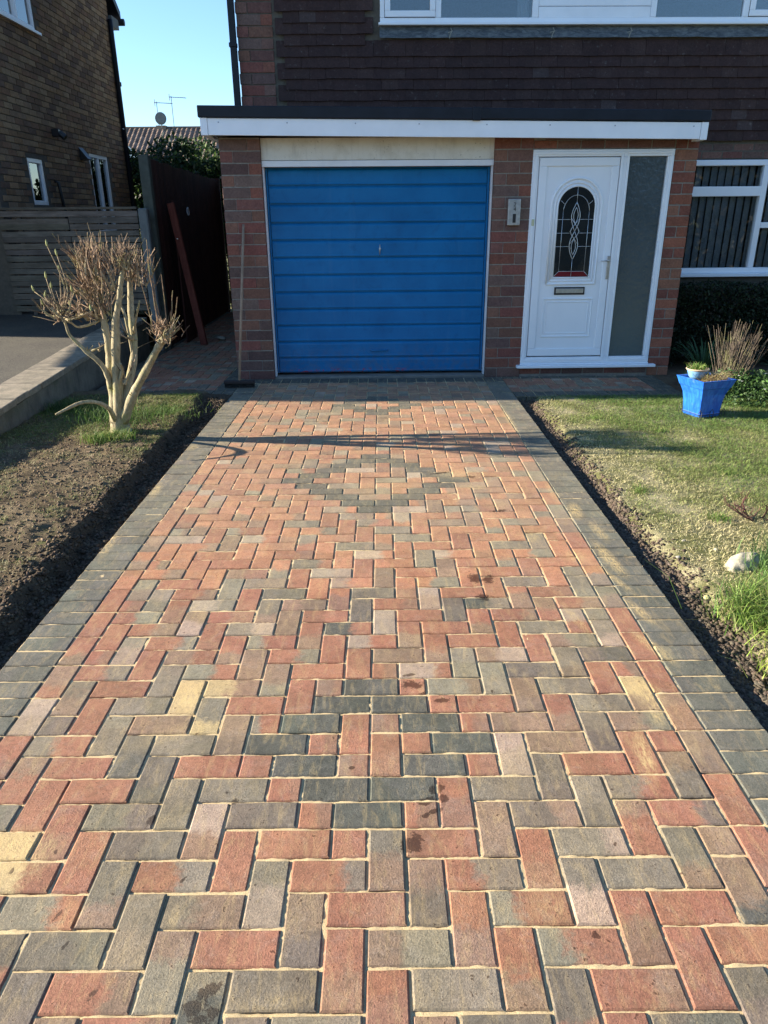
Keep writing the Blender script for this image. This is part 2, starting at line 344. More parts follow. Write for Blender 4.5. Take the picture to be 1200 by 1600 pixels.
M['steel'] = simple('brushed_steel', (.50, .50, .50), .38, .15, 25, .15, 80, metal=.85)
M['black'] = simple('black_plastic', (.018, .018, .02), .4, .2, 10, .05, 60)
M['dark'] = simple('dark_interior', (.05, .05, .05), .9, .1)
M['blind'] = simple('grey_blind_fabric', (.42, .43, .46), .9, .1, 5, .1, 200)
M['curtain'] = simple('pale_curtain', (.5, .5, .55), .9, .1, 5, .1, 200)
M['wood_grey'] = None
def _wood(name, a, b, ax=(.12, 1, 1), useattr=True):
    t = NT(name); P = t.pos(); n = t.noise(38, 6, .7, t.scale(P, ax), .8); m = t.noise(4, 4)
    col = t.mix(t.ramp(n, .3, .7), c4(*a), c4(*b)); col = t.mix(1., col, t.ramp(m, .3, .7, c4(.8, .8, .8), c4(1.2, 1.2, 1.2)), 'MULTIPLY')
    if useattr: col = t.mix(1., col, t.attr(), 'MULTIPLY')
    return t.fin(col, .85, t.bump(n, .4, .004), Specular_IOR_Level=.2)
M['slat'] = _wood('weathered_slat_wood', (.085, .075, .062), (.19, .165, .135), (.10, 1, 1))
M['fence'] = _wood('stained_fence_board', (.045, .016, .013), (.095, .036, .028), (1, 1, .10))
M['plank'] = _wood('red_brown_plank', (.13, .035, .025), (.22, .07, .05), (1, 1, .10))
M['handle'] = _wood('broom_handle_wood', (.22, .15, .10), (.38, .27, .19), (1, 1, .15))
M['concrete'] = simple('weathered_concrete', (.19, .18, .155), .93, .3, 7, .6, 60)
M['post'] = simple('concrete_post', (.15, .165, .165), .93, .2, 12, .5, 80)
M['postdark'] = simple('mossy_post', (.075, .085, .07), .93, .3, 12, .5, 60)
def _ret():
    t = NT('retaining_wall_concrete'); n = t.noise(6, 7, .7); s = t.noise(14, 6, .7, t.scale(t.pos(), (1, 1, .15))); f = t.noise(90, 4)
    col = t.mix(t.ramp(n, .35, .7), c4(.17, .15, .115), c4(.075, .07, .055)); col = t.mix(t.math('MULTIPLY', t.ramp(s, .5, .75), .6), col, c4(.24, .21, .16)); col = t.mix(t.math('MULTIPLY', t.ramp(t.noise(4, 5), .5, .7), .5), col, c4(.06, .075, .03))
    return t.fin(col, .95, t.bump(t.math('ADD', n, f), .6, .01))
M['retain'] = _ret()
def _cop():
    t = NT('coping_slab_concrete'); n = t.noise(9, 7, .72); f = t.noise(130, 4, .7)
    col = t.mix(t.ramp(n, .35, .68), c4(.34, .29, .22), c4(.16, .145, .11)); col = t.mix(1., col, t.ramp(f, .3, .7, c4(.8, .8, .8), c4(1.2, 1.2, 1.2)), 'MULTIPLY')
    return t.fin(t.mix(1., col, t.attr(), 'MULTIPLY'), .95, t.bump(t.math('ADD', n, f), .7, .01))
M['coping'] = _cop()
def _asph():
    t = NT('asphalt'); f = t.noise(260, 3, .7); v = t.n('ShaderNodeTexVoronoi'); v.inputs['Scale'].default_value = 170; t.l(t.pos(), v.inputs['Vector']); n = t.noise(2.5, 5)
    col = t.mix(t.ramp(v.outputs['Distance'], .1, .6), c4(.16, .145, .12), c4(.05, .047, .042)); g = t.noise(75, 3, .8); col = t.mix(1., col, t.ramp(g, .35, .68, c4(.5, .5, .5), c4(1.6, 1.55, 1.45)), 'MULTIPLY'); col = t.mix(t.math('MULTIPLY', t.ramp(n, .4, .65), .45), col, c4(.13, .115, .085))
    return t.fin(col, .92, t.bump(t.math('ADD', f, v.outputs['Distance']), .8, .008))
M['asphalt'] = _asph()
M['rock'] = None
def _rock():
    t = NT('lichen_rock'); n = t.noise(22, 7, .7); m = t.noise(7, 4)
    col = t.mix(t.ramp(n, .35, .65), c4(.46, .43, .33), c4(.26, .23, .16)); col = t.mix(t.math('MULTIPLY', t.ramp(m, .55, .7), .6), col, c4(.22, .25, .12))
    return t.fin(col, .93, t.bump(n, .7, .012))
M['rock'] = _rock()
def _glaze(name, a, b):
    t = NT(name); P = t.pos(); n = t.noise(30, 6, .7, t.scale(P, (1, 1, .18)), 1); m = t.noise(12, 5, .7)
    col = t.mix(t.ramp(n, .4, .72), c4(*a), c4(*b)); col = t.mix(t.math('MULTIPLY', t.ramp(m, .62, .75), .35), col, c4(.35, .42, .55))
    return t.fin(col, .30, t.bump(m, .25, .005))
M['glaze'] = _glaze('cobalt_glaze', (.010, .085, .44), (.035, .21, .66)); M['paleglaze'] = _glaze('pale_blue_glaze', (.12, .30, .55), (.26, .44, .60))
M['terra'] = simple('terracotta_rim', (.45, .33, .22), .7)
M['roof'] = brick_mat('concrete_roof_tile'); M['white'] = simple('white_paint', (.75, .76, .78), .4, .06)
M['stone'] = simple('pale_stone', (.30, .28, .23), .8, .2, 60, .4, 90)
M['wire'] = simple('black_wire', (.03, .03, .03), .5)

# ------------------------------------------------------------------ ground
def sheet(name, x0, x1, y0, y1, z, m, kind='structure'):
    b = MB(); b.add([(x0, y0, z), (x1, y0, z), (x1, y1, z), (x0, y1, z)], [(0, 1, 2, 3)]); return b.build(name, m, kind=kind)
sheet('ground', -400, 400, -400, 400, -.16, M['lawn'])
sheet('rear_garden_ground', -30, 20, 11.2, 60, -.03, M['lawn'])

def heightfield(name, x0, x1, y0, y1, step, hf, m, kind='structure'):
    nx = int((x1-x0)/step)+1; ny = int((y1-y0)/step)+1
    X, Y = np.meshgrid(np.linspace(x0, x1, nx), np.linspace(y0, y1, ny)); Z = hf(X, Y)
    V = np.stack([X, Y, Z], -1).reshape(-1, 3); i = np.arange(nx*ny).reshape(ny, nx)
    T = np.stack([i[:-1, :-1], i[:-1, 1:], i[1:, 1:], i[1:, :-1]], -1).reshape(-1, 4)
    return np_mesh(name, V, T, None, m, kind=kind, smooth=True)
def hL(X, Y):       # left bed: trench along the paving, raised bed beyond
    e = -1.575+.085*(fbm(X*0, Y, 3.4, 5)-.5)*2-.07*np.clip((Y-1.5)/2.5, 0, 1)
    t = np.clip((e+.05-X+.09*(fbm(X, Y, 13, 5)-.5))/.075, 0, 1); t = t*t*(3-2*t); t = np.maximum(t, .62*np.clip((Y-4.1)/.25, 0, 1))
    return -.046+t*.088+.035*(fbm(X, Y, 5)-.5)+.045*(fbm(X, Y, 22, 5)-.5)*(.55+.6*(1-t))
def hR(X, Y):
    e = 1.40+.09*(fbm(X*0, Y, 2.6)-.5)*2+.10*np.clip((1.2-Y)/1.5, 0, 1.2)
    t = np.clip((X-e)/.09, 0, 1); t = t*t*(3-2*t)
    return -.045+t*.045+.012*(fbm(X, Y, 6)-.5)+.026*(fbm(X, Y, 26)-.5)*(.25+.75*(1-t))
heightfield('planting_bed', -2.88, -1.392, -2.2, 4.63, .014, hL, M['bed'])
heightfield('lawn_ground', 1.285, 5.2, -2.2, 4.42, .018, hR, M['lawn'])
sheet('lawn_beyond', 5.2, 60, -30, 5.0, -.02, M['lawn']); sheet('street_verge', -60, 60, -60, -2.2, -.03, M['asphalt'])

# ------------------------------------------------------------------ clods (crumbled soil)
ico = [];
def _ico():
    p = (1+5**.5)/2; v = [(-1, p, 0), (1, p, 0), (-1, -p, 0), (1, -p, 0), (0, -1, p), (0, 1, p), (0, -1, -p), (0, 1, -p), (p, 0, -1), (p, 0, 1), (-p, 0, -1), (-p, 0, 1)]
    f = [(0, 11, 5), (0, 5, 1), (0, 1, 7), (0, 7, 10), (0, 10, 11), (1, 5, 9), (5, 11, 4), (11, 10, 2), (10, 7, 6), (7, 1, 8), (3, 9, 4), (3, 4, 2), (3, 2, 6), (3, 6, 8), (3, 8, 9), (4, 9, 5), (2, 4, 11), (6, 2, 10), (8, 6, 7), (9, 8, 1)]
    v = np.array(v)/np.linalg.norm(v[0]); return v, np.array(f)
IV, IF = _ico()
def clods(name, P, S, col, m):
    n = len(P); V = (IV[None]+.55*(nr.rand(n, 12, 3)-.5))*(.55+.8*nr.rand(n, 12, 1))*S[:, None, None]; V = V*(np.array([1, 1, .7])*(.7+.6*nr.rand(n, 1, 3)))
    a = nr.rand(n)*6.28; ca, sa = np.cos(a)[:, None], np.sin(a)[:, None]
    V = np.stack([V[..., 0]*ca-V[..., 1]*sa, V[..., 0]*sa+V[..., 1]*ca, V[..., 2]], -1)+P[:, None, :]
    T = IF[None]+np.arange(n)[:, None, None]*12
    return np_mesh(name, V.reshape(-1, 3), T.reshape(-1, 3), np.repeat(col, 12, 0), m)
def clod_set(n, xf, hf, y0, y1, smin, smax, base):
    y = y0+(y1-y0)*nr.rand(n)**1.25; x = xf(n, y); s = smin+(smax-smin)*nr.rand(n)**3.2
    z = hf(x, y)+s*.25; c = np.array(base)*(.55+.9*nr.rand(n, 1))*(1+.12*(nr.rand(n, 3)-.5))
    return np.stack([x, y, z], -1), s, c
P1, S1, C1 = clod_set(34000, lambda n, y: -1.400-np.abs(nr.randn(n))*.11, hL, -.6, 4.45, .002, .013, (.080, .060, .042))
k = (P1[:, 0] > -1.9) & (P1[:, 0] < -1.41); clods('soil_clods', P1[k], S1[k], C1[k], M['clod'])
P2, S2, C2 = clod_set(60000, lambda n, y: 1.318+np.abs(nr.randn(n))*(.062+.06*np.clip((1.3-y)/1.5, 0, 1)), hR, -.8, 4.4, .0016, .013, (.092, .072, .054))
k = (P2[:, 0] > 1.322)&(P2[:, 0] < 1.75); clods('soil_clods', P2[k], S2[k], C2[k], M['clod'])
P3, S3, C3 = clod_set(16000, lambda n, y: -1.62-1.2*nr.rand(n), hL, -.6, 4.3, .002, .011, (.15, .112, .074))
clods('soil_crumbs', P3, S3, C3, M['clod'])

# ------------------------------------------------------------------ paving
COL = dict(R=(.312, .148, .094), P=(.37, .285, .215), G=(.225, .195, .142), D=(.165, .140, .108), B=(.255, .175, .120), K=(.092, .095, .080), E=(.128, .130, .110), S=(.48, .36, .19), O=(.385, .188, .108))
MOT = dict(E='EEK', R='RRRBRD', P='PPB', G='GGDB', D='DDGK', B='BBRD', K='KKK', S='SSB', O='OOOBRR')
T_ = '''-7 -12R -10G -6R -2R 2P 6RB 10G
-6 -11R -9R -8PG -5GB -4B -1D 0R 3D 4KG 7BR 8RB
-5 -12R -11RG -8BP -7R -4B -3R 0P 1R 4RB 5RB 8PR 9G 10R
-4 -11R -10RB -7R -6GP -3RB -2KR 1RB 2R 5R 6G 9GP
-3 -12RB -10GP -9RG -6RB -5GR -2R -1PR 2RB 3R 6R 7BG 10R
-2 -11R -9R -8BR -5B -4RG -1R 0B 3G 4BP 7G 8D
-1 -12BR -11RG -8G -7GR -4BG -3R 0R 1PR 4G 5D 8R 9RB 10R
0 -11DB -10R -7S -6SB -3R -2B 1R 2GB 5B 6G 9SB
1 -12P -10R -9G -6GS -5R 2R 3R 6RB 7G 10B
2 -11D -9G -8B -5B -4GR -1R 0B 3R 4B 7GD 8BG
3 -12R -11GR -8D -7G -2R 0R 1R 4P 5B 8R 9R 10B
4 -11BR -10R -7D -6R -4R -1B 3R 5D 6R 9BD
5 -10R -9R -6G -5G -3R 2R 3G 6G 7GR 10R
6 -11G -9R -8G -5PB -4D -2R 1R 3B 4DB 7BR 8RD
7 -11S -8R -7D -4R -3R -1R 0DB 1R 4R 5GP 8DB 9B 10R
8 -10SR -7DB -6RG -3GP -2RG 1BD 2RG 5GP 6G 9BK
9 -9GR -6G -5GB -2BD -1R 2RB 3GR 6R 7R
10 -9DR -8D -5BG -4R -1R 0BG 3RB 4GR 7R 8R
11 -8D -7RB -4GK -3D 0R 1G 4DR 5R 8D'''
import re
TR = {}
for ln in T_.split('\n'):
    tk = ln.split(); r_ = int(tk[0])
    for q in tk[1:]:
        m_ = re.match(r'(-?\d+)([A-Z]+)', q); TR[(int(m_.group(1)), r_)] = m_.group(2)
def layout():
    out = []; used = set()
    for cn, K in ((4, 3), (-21, 5), (-41, 3)):
        for n in range(cn-K, cn+K+1):
            m = K-abs(n-cn)
            for a in ([-1] if m == 0 else [-(m+1), m-1]):
                out.append((a, n-1, 2, 1, 'dark')); used |= {(a, n), (a+1, n)}
    for n in range(-50, 17):
        for x in range(-11, 10):
            if (x, n) in used: continue
            k = (x-n) % 4
            if k == 1: out.append((x, n-1, 2 if x+1 < 10 and (x+1, n) not in used else 1, 1, 'mix'))
            elif k == 2 and ((x-1) < -11 or (x-1, n) in used): out.append((x, n-1, 1, 1, 'mix'))
            elif k == 0: out.append((x, n-1, 1, 2 if n+1 < 17 and (x, n+1) not in used else 1, 'mix'))
            elif k == 3 and (n-1 < -50 or (x, n-1) in used): out.append((x, n-1, 1, 1, 'mix'))
    for r in range(-51, 15, 2): out += [(-12, r, 1, 2, 'mix'), (10, r, 1, 2, 'mix')]
    for r in range(-51, 17): out += [(-14, r, 2, 1, 'dark'), (11, r, 2, 1, 'dark')]
    return out
def pick(kind, r):
    if kind == 'dark': return 'K', 'K'
    far = r < -7
    p = rnd.random()
    if far:
        for lim, c in ((.40, 'OO'), (.56, 'RR'), (.62, 'PO'), (.71, 'OB'), (.80, 'GG'), (.86, 'OG'), (.95, 'BB'), (.97, 'PP'), (1.01, 'GR')):
            if p < lim: return c[0], c[1]
    for lim, c in ((.42, 'RR'), (.5, 'RB'), (.6, 'BB'), (.72, 'GG'), (.8, 'DD'), (.86, 'GR'), (.93, 'RG'), (1.01, 'PR')):
        if p < lim: return c[0], c[1]
def paver_verts(cx, cy, w_, h_, ca, cb, big=True, th=.055):
    """one block: chamfered top, vertical sides; colour runs from ca to cb along its length"""
    j = .0028; hw = w_/2-j-rnd.uniform(0, .0008); hh = h_/2-j-rnd.uniform(0, .0008); ch = .0042
    nx = 5 if w_ > h_ else 3; ny = 5 if h_ > w_ else 3
    if not big: nx = ny = 2
    horiz = w_ >= h_; tilt = (rnd.gauss(0, .006), rnd.gauss(0, .006)); dz = rnd.gauss(0, .0009); an = rnd.gauss(0, .004)
    dx, dy = rnd.gauss(0, .0007), rnd.gauss(0, .0007); ca = tuple(Vector(ca)*rnd.uniform(.88, 1.12)); cb = tuple(Vector(cb)*rnd.uniform(.88, 1.12))
    knee = rnd.uniform(.3, .7); vs = []; cs = []; cbs = []; fs = []
    def P(x, y, z, ins):
        u = (x/hw if horiz else -y/hh)*.5+.5; u = u-knee+.5
        X = x*math.cos(an)-y*math.sin(an); Y = x*math.sin(an)+y*math.cos(an)
        vs.append((cx+dx+X, cy+dy+Y, z+dz+tilt[0]*x+tilt[1]*y)); cs.append((*ca, u)); cbs.append(tuple(cb)); return len(vs)-1
    g = [[P(-(hw-ch)+2*(hw-ch)*i/(nx-1), -(hh-ch)+2*(hh-ch)*k/(ny-1), 0, 0) for i in range(nx)] for k in range(ny)]
    for k in range(ny-1):
        for i in range(nx-1): fs.append((g[k][i], g[k][i+1], g[k+1][i+1], g[k+1][i]))
    ring = [(i, 0) for i in range(nx)]+[(nx-1, k) for k in range(1, ny)]+[(i, ny-1) for i in range(nx-2, -1, -1)]+[(0, k) for k in range(ny-2, 0, -1)]
    inn = [g[k][i] for i, k in ring]
    def outer(z):
        o_ = []
        for i, k in ring:
            x = -(hw-ch)+2*(hw-ch)*i/(nx-1); y = -(hh-ch)+2*(hh-ch)*k/(ny-1)
            if i == 0: x = -hw
            if i == nx-1: x = hw
            if k == 0: y = -hh
            if k == ny-1: y = hh
            jt = rnd.uniform(-.0007, .0007) if big else 0
            o_.append(P(x+jt, y+jt, z+(jt if z > -.01 else 0), 1))
        return o_
    o1 = outer(-.0036); o2 = outer(-th); n = len(ring)
    for a in range(n):
        b = (a+1) % n
        fs.append((inn[a], o1[a], o1[b], inn[b])); fs.append((o1[a], o2[a], o2[b], o1[b]))
    return vs, fs, cs, cbs
def lay_pavers(items, parent, nmax, field_name):
    """items: (cx, cy, w, h, ca, cb) nearest first; nmax single blocks, the rest one mesh"""
    fld = MB(); fld.cb = []
    for i, it in enumerate(items):
        vs, fs, cs, cbs = paver_verts(*it, big=i < nmax)
        if i < nmax:
            b = MB(); cx, cy = it[0], it[1]; b.v = [(x-cx, y-cy, z) for x, y, z in vs]; b.f = fs; b.c = cs; b.cb = cbs
            b.build('paver', M['paver'], parent, (cx, cy, 0))
        else:
            n0 = len(fld.v); fld.v += vs; fld.f += [tuple(q+n0 for q in f) for f in fs]; fld.c += cs; fld.cb += cbs
    if fld.v: fld.build(field_name, M['paver'], parent, kind='stuff')
def sandbed(name, x0, x1, y0, y1, z=-.0050, step=.009, amp=.0050):
    o = heightfield(name, x0, x1, y0, y1, step, lambda X, Y: np.minimum(z+amp*(fbm(X, Y, 22, 3)-.5)*1.6+.0022*(nr.rand(*X.shape)-.5), -.0024), M['sand'])
    return o
drive = sandbed('driveway', -1.398, 1.298, -1.6, 5.30)
items = []
for c, r, w_, h_, kd in layout():
    code = TR.get((c, r)); a = b_ = None
    if kd == 'mix' and code: a, b_ = code[0], code[-1]
    elif kd == 'dark' and abs(c+1) > 9: a = b_ = 'E'
    else: a, b_ = pick(kd, r)
    cA, cB = COL[a], COL[b_]
    if a == b_: cB = [.55*p+.45*q for p, q in zip(cA, COL[rnd.choice(MOT[a])])]
    ca = [v*rnd.uniform(.96, 1.04) for v in cA]; cb = [v*rnd.uniform(.96, 1.04) for v in cB]
    dust = .16*min(1, max(0, (-7-r)/12))*(.75 if kd == 'dark' and abs(c) < 10 else .7 if kd == 'dark' else 1)   # more brushed-in sand is left lying near the garage
    ca = [v*(1-dust)+q*dust for v, q in zip(ca, (.55, .45, .30))]; cb = [v*(1-dust)+q*dust for v, q in zip(cb, (.55, .45, .30))]
    items.append(((c+w_/2)*.1, -(r+h_/2)*.1, w_*.1, h_*.1, ca, cb))
for i in range(-14, 13): items.append(((i+.5)*.1, 5.215, .1, .2, COL['K'], COL['K']))
def vis(it):                         # nearest blocks inside the frame first
    d = Vector((it[0]-.05, it[1]+2.21, -1.56)); wv = d.dot(cf)
    inside = wv > 0 and abs(d.dot(cr)/wv) < .56 and abs(d.dot(cu)/wv) < .73
    return (0 if inside else 1, d.length)
items.sort(key=vis); lay_pavers(items, drive, 300, 'paver_field')
# front path to the door, side path to the back gate
def herring(x0, x1, y0, y1, skip=lambda x, y: False):
    out = []
    for n in range(int(round((y1-y0)/.1))):
        for m in range(int(round((x1-x0)/.1))):
            k = (m-n) % 4; X = x0+m*.1; Y = y1-n*.1
            full = lambda a, b: a*.1+x0 < x1-.01 and y1-b*.1 > y0+.01
            if k == 1: wv = .2 if full(m+1, n) else .1; out.append((X+wv/2, Y-.05, wv, .1))
            elif k == 2 and m == 0: out.append((X+.05, Y-.05, .1, .1))
            elif k == 0: hv = .2 if full(m, n+1) else .1; out.append((X+.05, Y-hv/2, .1, hv))
            elif k == 3 and n == 0: out.append((X+.05, Y-.05, .1, .1))
    return out
def path_items(rects, darks):
    its = []
    for rc in rects:
        for x, y, wv, hv in herring(*rc):
            a, b_ = pick('mix', 0); its.append((x, y, wv, hv, COL[a], COL[b_]))
    for x0, x1, y0, y1, wv, hv in darks:
        nx = max(1, int(round((x1-x0)/wv))); ny = max(1, int(round((y1-y0)/hv)))
        for i in range(nx):
            for j in range(ny): its.append((x0+(i+.5)*wv, y0+(j+.5)*hv, wv, hv, COL['K'], COL['K']))
    its.sort(key=vis); return its
fp = sandbed('front_path', 1.302, 2.90, 4.44, 5.36, -.006, .03)
lay_pavers(path_items([(1.30, 2.7, 4.64, 5.24)], [(1.30, 2.9, 4.44, 4.64, .1, .2), (1.30, 2.9, 5.24, 5.34, .2, .1), (2.7, 2.9, 4.64, 5.24, .2, .1)]), fp, 300, 'paver_field')
sp_ = sandbed('side_path', -2.79, -1.402, 4.62, 11.2, -.006, .04)
lay_pavers(path_items([(-2.7, -1.6, 4.82, 11.2)], [(-2.8, -1.4, 4.62, 4.82, .1, .2), (-1.6, -1.4, 4.82, 11.2, .2, .1), (-2.8, -2.7, 4.82, 11.2, .1, .2)]), sp_, 300, 'paver_field')

# ------------------------------------------------------------------ the house
H = empty('brick_house', (0, 5.37, 0), .020)
tag(H, 'house with blue garage door, white front door and dark tile hung upper wall', 'house')
BC = [(.185, .085, .070), (.155, .080, .068), (.215, .088, .062), (.145, .095, .080), (.175, .100, .080), (.130, .080, .070), (.19, .075, .060), (.165, .115, .095), (.20, .105, .075)]
def brick_pool(sizes, cols, depth, nvar=5, hz=.0325):
    pool = {}
    for s_ in sizes:
        pool[s_] = []
        for i in range(nvar*2):
            vs, fs = cbox(-s_/2, s_/2, 0, depth, -hz, hz, .003)
            vs = [(x+rnd.uniform(-.0012, .0012), y+(rnd.uniform(-.0015, .0015) if y < depth/2 else 0), z+rnd.uniform(-.0012, .0012)) for x, y, z in vs]
            me = bpy.data.meshes.new('brick'); me.from_pydata(vs, [], fs); me.update()
            cc = Vector(rnd.choice(cols))*rnd.uniform(.88, 1.12); a = me.color_attributes.new('col', 'FLOAT_COLOR', 'POINT')
            a.data.foreach_set('color', np.array([(*cc, 1)]*len(vs), np.float32).ravel()); me.materials.append(M['brick']); pool[s_].append(me)
    return pool
def put_brick(pool, s_, x, y, z, parent, name='brick', rz=0):
    o = bpy.data.objects.new(name, rnd.choice(pool[s_])); C.objects.link(o); o.parent = parent
    o.location = (x, y+rnd.uniform(-.0015, .0015), z); o.rotation_euler = (0, 0, rz); return o
pool = brick_pool((.105, .115, .215, .24, .26, .118), BC, .10, hz=.0465)
low = brick_pool((.215,), BC, .10)
poolr = brick_pool((.105, .22), [(.27, .105, .066), (.22, .085, .060), (.25, .12, .078), (.18, .072, .055)], .10, hz=.044)
def pier(x0, wd, courses, y=0, z0=0, hp=.1034, pl=pool):
    for i in range(courses):
        z = z0+hp/2+i*hp
        if wd > .30:
            a, b_ = (.118, wd-.118-.010) if i % 2 == 0 else (wd-.118-.010, .118)
            a = min(pl, key=lambda q: abs(q-a)); b_ = min(pl, key=lambda q: abs(q-b_))
            put_brick(pl, a, x0+a/2, y, z, H); put_brick(pl, b_, x0+wd-b_/2, y, z, H)
        else:
            if i % 2: put_brick(pl, .22, x0+.11, y, z, H)
            else: put_brick(pl, .105, x0+.0525, y, z, H); put_brick(pl, .105, x0+wd-.0525, y, z, H)
pier(-1.468, .383, 22, z0=-.02); pier(1.137, .365, 22, z0=-.02); pier(2.865, .22, 23, z0=-.02, hp=.0984, pl=poolr)
b = MB()
b.box(-1.464, -1.089, .005, .95, -.1, 2.262); b.build('mortar_core', M['mortar'], H); b = MB()
b.box(1.141, 1.498, .005, .30, -.1, 2.262); b.box(2.869, 3.081, .005, 1.03, -.1, 2.262)
b.box(1.498, 2.869, .012, .10, -.1, .083); b.box(1.498, 2.869, .010, .10, 2.152, 2.262)
b.build('mortar_core', M['mortar'], H)
for i in range(6):
    put_brick(low, .215, 1.61+i*.226, .005, .045, H); 
for i in range(6): put_brick(low, .215, 1.615+i*.226, .004, 2.190, H); put_brick(low, .215, 1.72+i*.200, .004, 2.262, H)
# threshold, lintel board, garage frame
b = MB(); b.box(-1.085, 1.137, .02, .30, -.05, .006); b.build('threshold', M['concrete'], H, bevel=.004)
b = MB(); b.box(-1.083, 1.135, .035, .06, 2.072, 2.262); b.build('lintel_board', M['cream'], H, bevel=.002)
b = MB(); b.box(-1.083, 1.135, .030, .12, 2.016, 2.068); b.box(-1.083, -1.068, .05, .12, .008, 2.016); b.box(1.120, 1.135, .05, .12, .008, 2.016)
b.build('garage_door_frame', M['white'], H, bevel=.002)
gd = MB(); gd.box(-1.066, 1.118, .146, .16, .030, 2.012); gdo = gd.build('garage_door', M['blue'], H)
ribs = [2.009, 1.856, 1.690, 1.520, 1.359, 1.196, 1.029, .860, .694, .526, .361, .193, .036]
for i in range(12):
    z1, z0 = ribs[i]-.006, ribs[i+1]+.006; p = MB(); xa, xb = -1.045, 1.095; g_ = .012
    prof = [(.146, z0), (.124, z0+.0015), (.1225, z0+.008), (.1255, z0+.020), (.1265, (z0+z1)/2), (.1255, z1-.034), (.1270, z1-.022), (.1315, z1-.012), (.138, z1-.004), (.146, z1)]
    vs = []; fs = []; n = len(prof)
    for x in (xa, xa+.006, xb-.006, xb):
        for y, z in prof: vs.append((x, .146 if x in (xa, xb) else y+rnd.uniform(-.0006, .0006), z))
    for s_ in range(3):
        for q in range(n-1): fs.append((s_*n+q, (s_+1)*n+q, (s_+1)*n+q+1, s_*n+q+1))
    p.add(vs, fs); p.build('panel', M['blue'], gdo)
p = MB(); p.box(-1.066, -1.047, .130, .146, .030, 2.012); p.build('edge_rail', M['blue'], gdo, bevel=.003); p = MB(); p.box(1.097, 1.118, .130, .146, .030, 2.012); p.build('edge_rail', M['blue'], gdo, bevel=.003)
p = MB(); p.tube([(.038, .128, 1.272), (.038, .09, 1.272)], .011, 12); p.tube([(.038, .090, 1.312), (.036, .084, 1.272), (.035, .088, 1.215)], [.005, .008, .005], 8)
p.build('lock_handle', M['steel'], gdo, smooth=True)
p = MB(); p.tube([(-.065, .128, .262), (-.062, .105, .262), (.105, .105, .262), (.108, .128, .262)], .007, 8); p.build('pull_handle', M['blue'], gdo, smooth=True)
b = MB(); b.box(-1.085, 1.137, .32, .34, 0, 2.3); b.build('garage_darkness_board', M['dark'], H)

# front door and sidelight
def frame(mb, x0, x1, z0, z1, t, y0, y1):
    mb.box(x0, x1, y0, y1, z1-t, z1); mb.box(x0, x1, y0, y1, z0, z0+t); mb.box(x0, x0+t, y0, y1, z0+t, z1-t); mb.box(x1-t, x1, y0, y1, z0+t, z1-t)
df = MB(); frame(df, 1.502, 2.860, .128, 2.148, .062, -.004, .065); df.box(2.350, 2.432, -.004, .065, .190, 2.086)
dfo = df.build('door_frame', M['upvc'], H, bevel=.006)
b = MB(); frame(b, 1.520, 2.372, .150, 2.128, .026, -.012, -.0045); frame(b, 2.410, 2.842, .150, 2.128, .020, -.012, -.0045); b.build('frame_bead', M['upvc'], dfo, bevel=.004)
b = MB(); b.box(1.460, 2.925, -.065, .06, .083, .112); b.box(1.5, 2.86, -.02, .06, .112, .128); b.build('door_sill', M['upvc'], H, bevel=.006)
dl = MB(); dl.box(1.570, 2.346, .010, .055, .200, 2.080); dlo = dl.build('front_door', M['upvc'], H)
b = MB(); frame(b, 1.572, 2.344, .202, 2.078, .075, -.004, .0095); b.build('leaf_surround', M['upvc'], dlo, bevel=.006)
b = MB(); b.tube([(1.652, -.001, .280), (2.264, -.001, .280)], .004, 6); b.tube([(1.652, -.001, 2.0), (2.264, -.001, 2.0)], .004, 6); b.tube([(1.652, -.001, .28), (1.652, -.001, 2.0)], .004, 6); b.tube([(2.264, -.001, .28), (2.264, -.001, 2.0)], .004, 6)
b.build('leaf_bead', M['came'], dlo) if False else None
def arch(cx, hw_, zb, zs, n=20, ry=None):     # arched outline: zb bottom, zs springing
    ry = ry or hw_
    pts = [(cx-hw_, zb), (cx+hw_, zb), (cx+hw_, zs)]
    for i in range(1, n): a = math.pi*i/n; pts.append((cx+hw_*math.cos(a), zs+ry*math.sin(a)))
    pts.append((cx-hw_, zs)); return pts
acx = 1.962
def loop_tube(mb, pts, y, r_, n=6, closed=True):
    q = [(x, y, z) for x, z in pts]
    if closed: q.append(q[0])
    mb.tube(q, r_, n)
b = MB(); loop_tube(b, arch(acx, .245, .925, 1.655), .007, .013, 8); loop_tube(b, arch(acx, .212, .955, 1.650), .008, .009, 8); b.build('arch_moulding', M['upvc'], dlo, smooth=True)
b = MB(); loop_tube(b, arch(acx, .186, .985, 1.645), .006, .0085, 8); b.build('glass_bead', M['upvc'], dlo, smooth=True)
b = MB(); b.prism(arch(acx, .178, .993, 1.645), .0045, .008); dg = b.build('door_glass', M['darkglass'], dlo)
b = MB(); b.add([(acx-.176, .0035, .996), (acx+.176, .0035, .996), (acx+.128, .0035, 1.045), (acx-.128, .0035, 1.045)], [(0, 1, 2, 3)]); b.build('red_glass_strip', M['redglass'], dg)
b = MB(); ty = .0035
def came(pts, r_=.0022): b.tube([(acx+x, ty, z) for x, z in pts], r_, 5)
came([(0, .995), (0, 1.158)]); came([(0, 1.685), (0, 1.822)]); came([(-.128, 1.045), (.128, 1.045)]); came([(-.178, .995), (-.128, 1.045)]); came([(.178, .995), (.128, 1.045)])
came([(-.128, 1.045), (-.128, 1.60)]); came([(.128, 1.045), (.128, 1.60)])
came([(.128*math.cos(a), 1.60+.150*math.sin(a)) for a in [math.pi*i/16 for i in range(17)]])
came([(-.115, 1.665), (-.155, 1.70)]); came([(.115, 1.665), (.155, 1.70)])
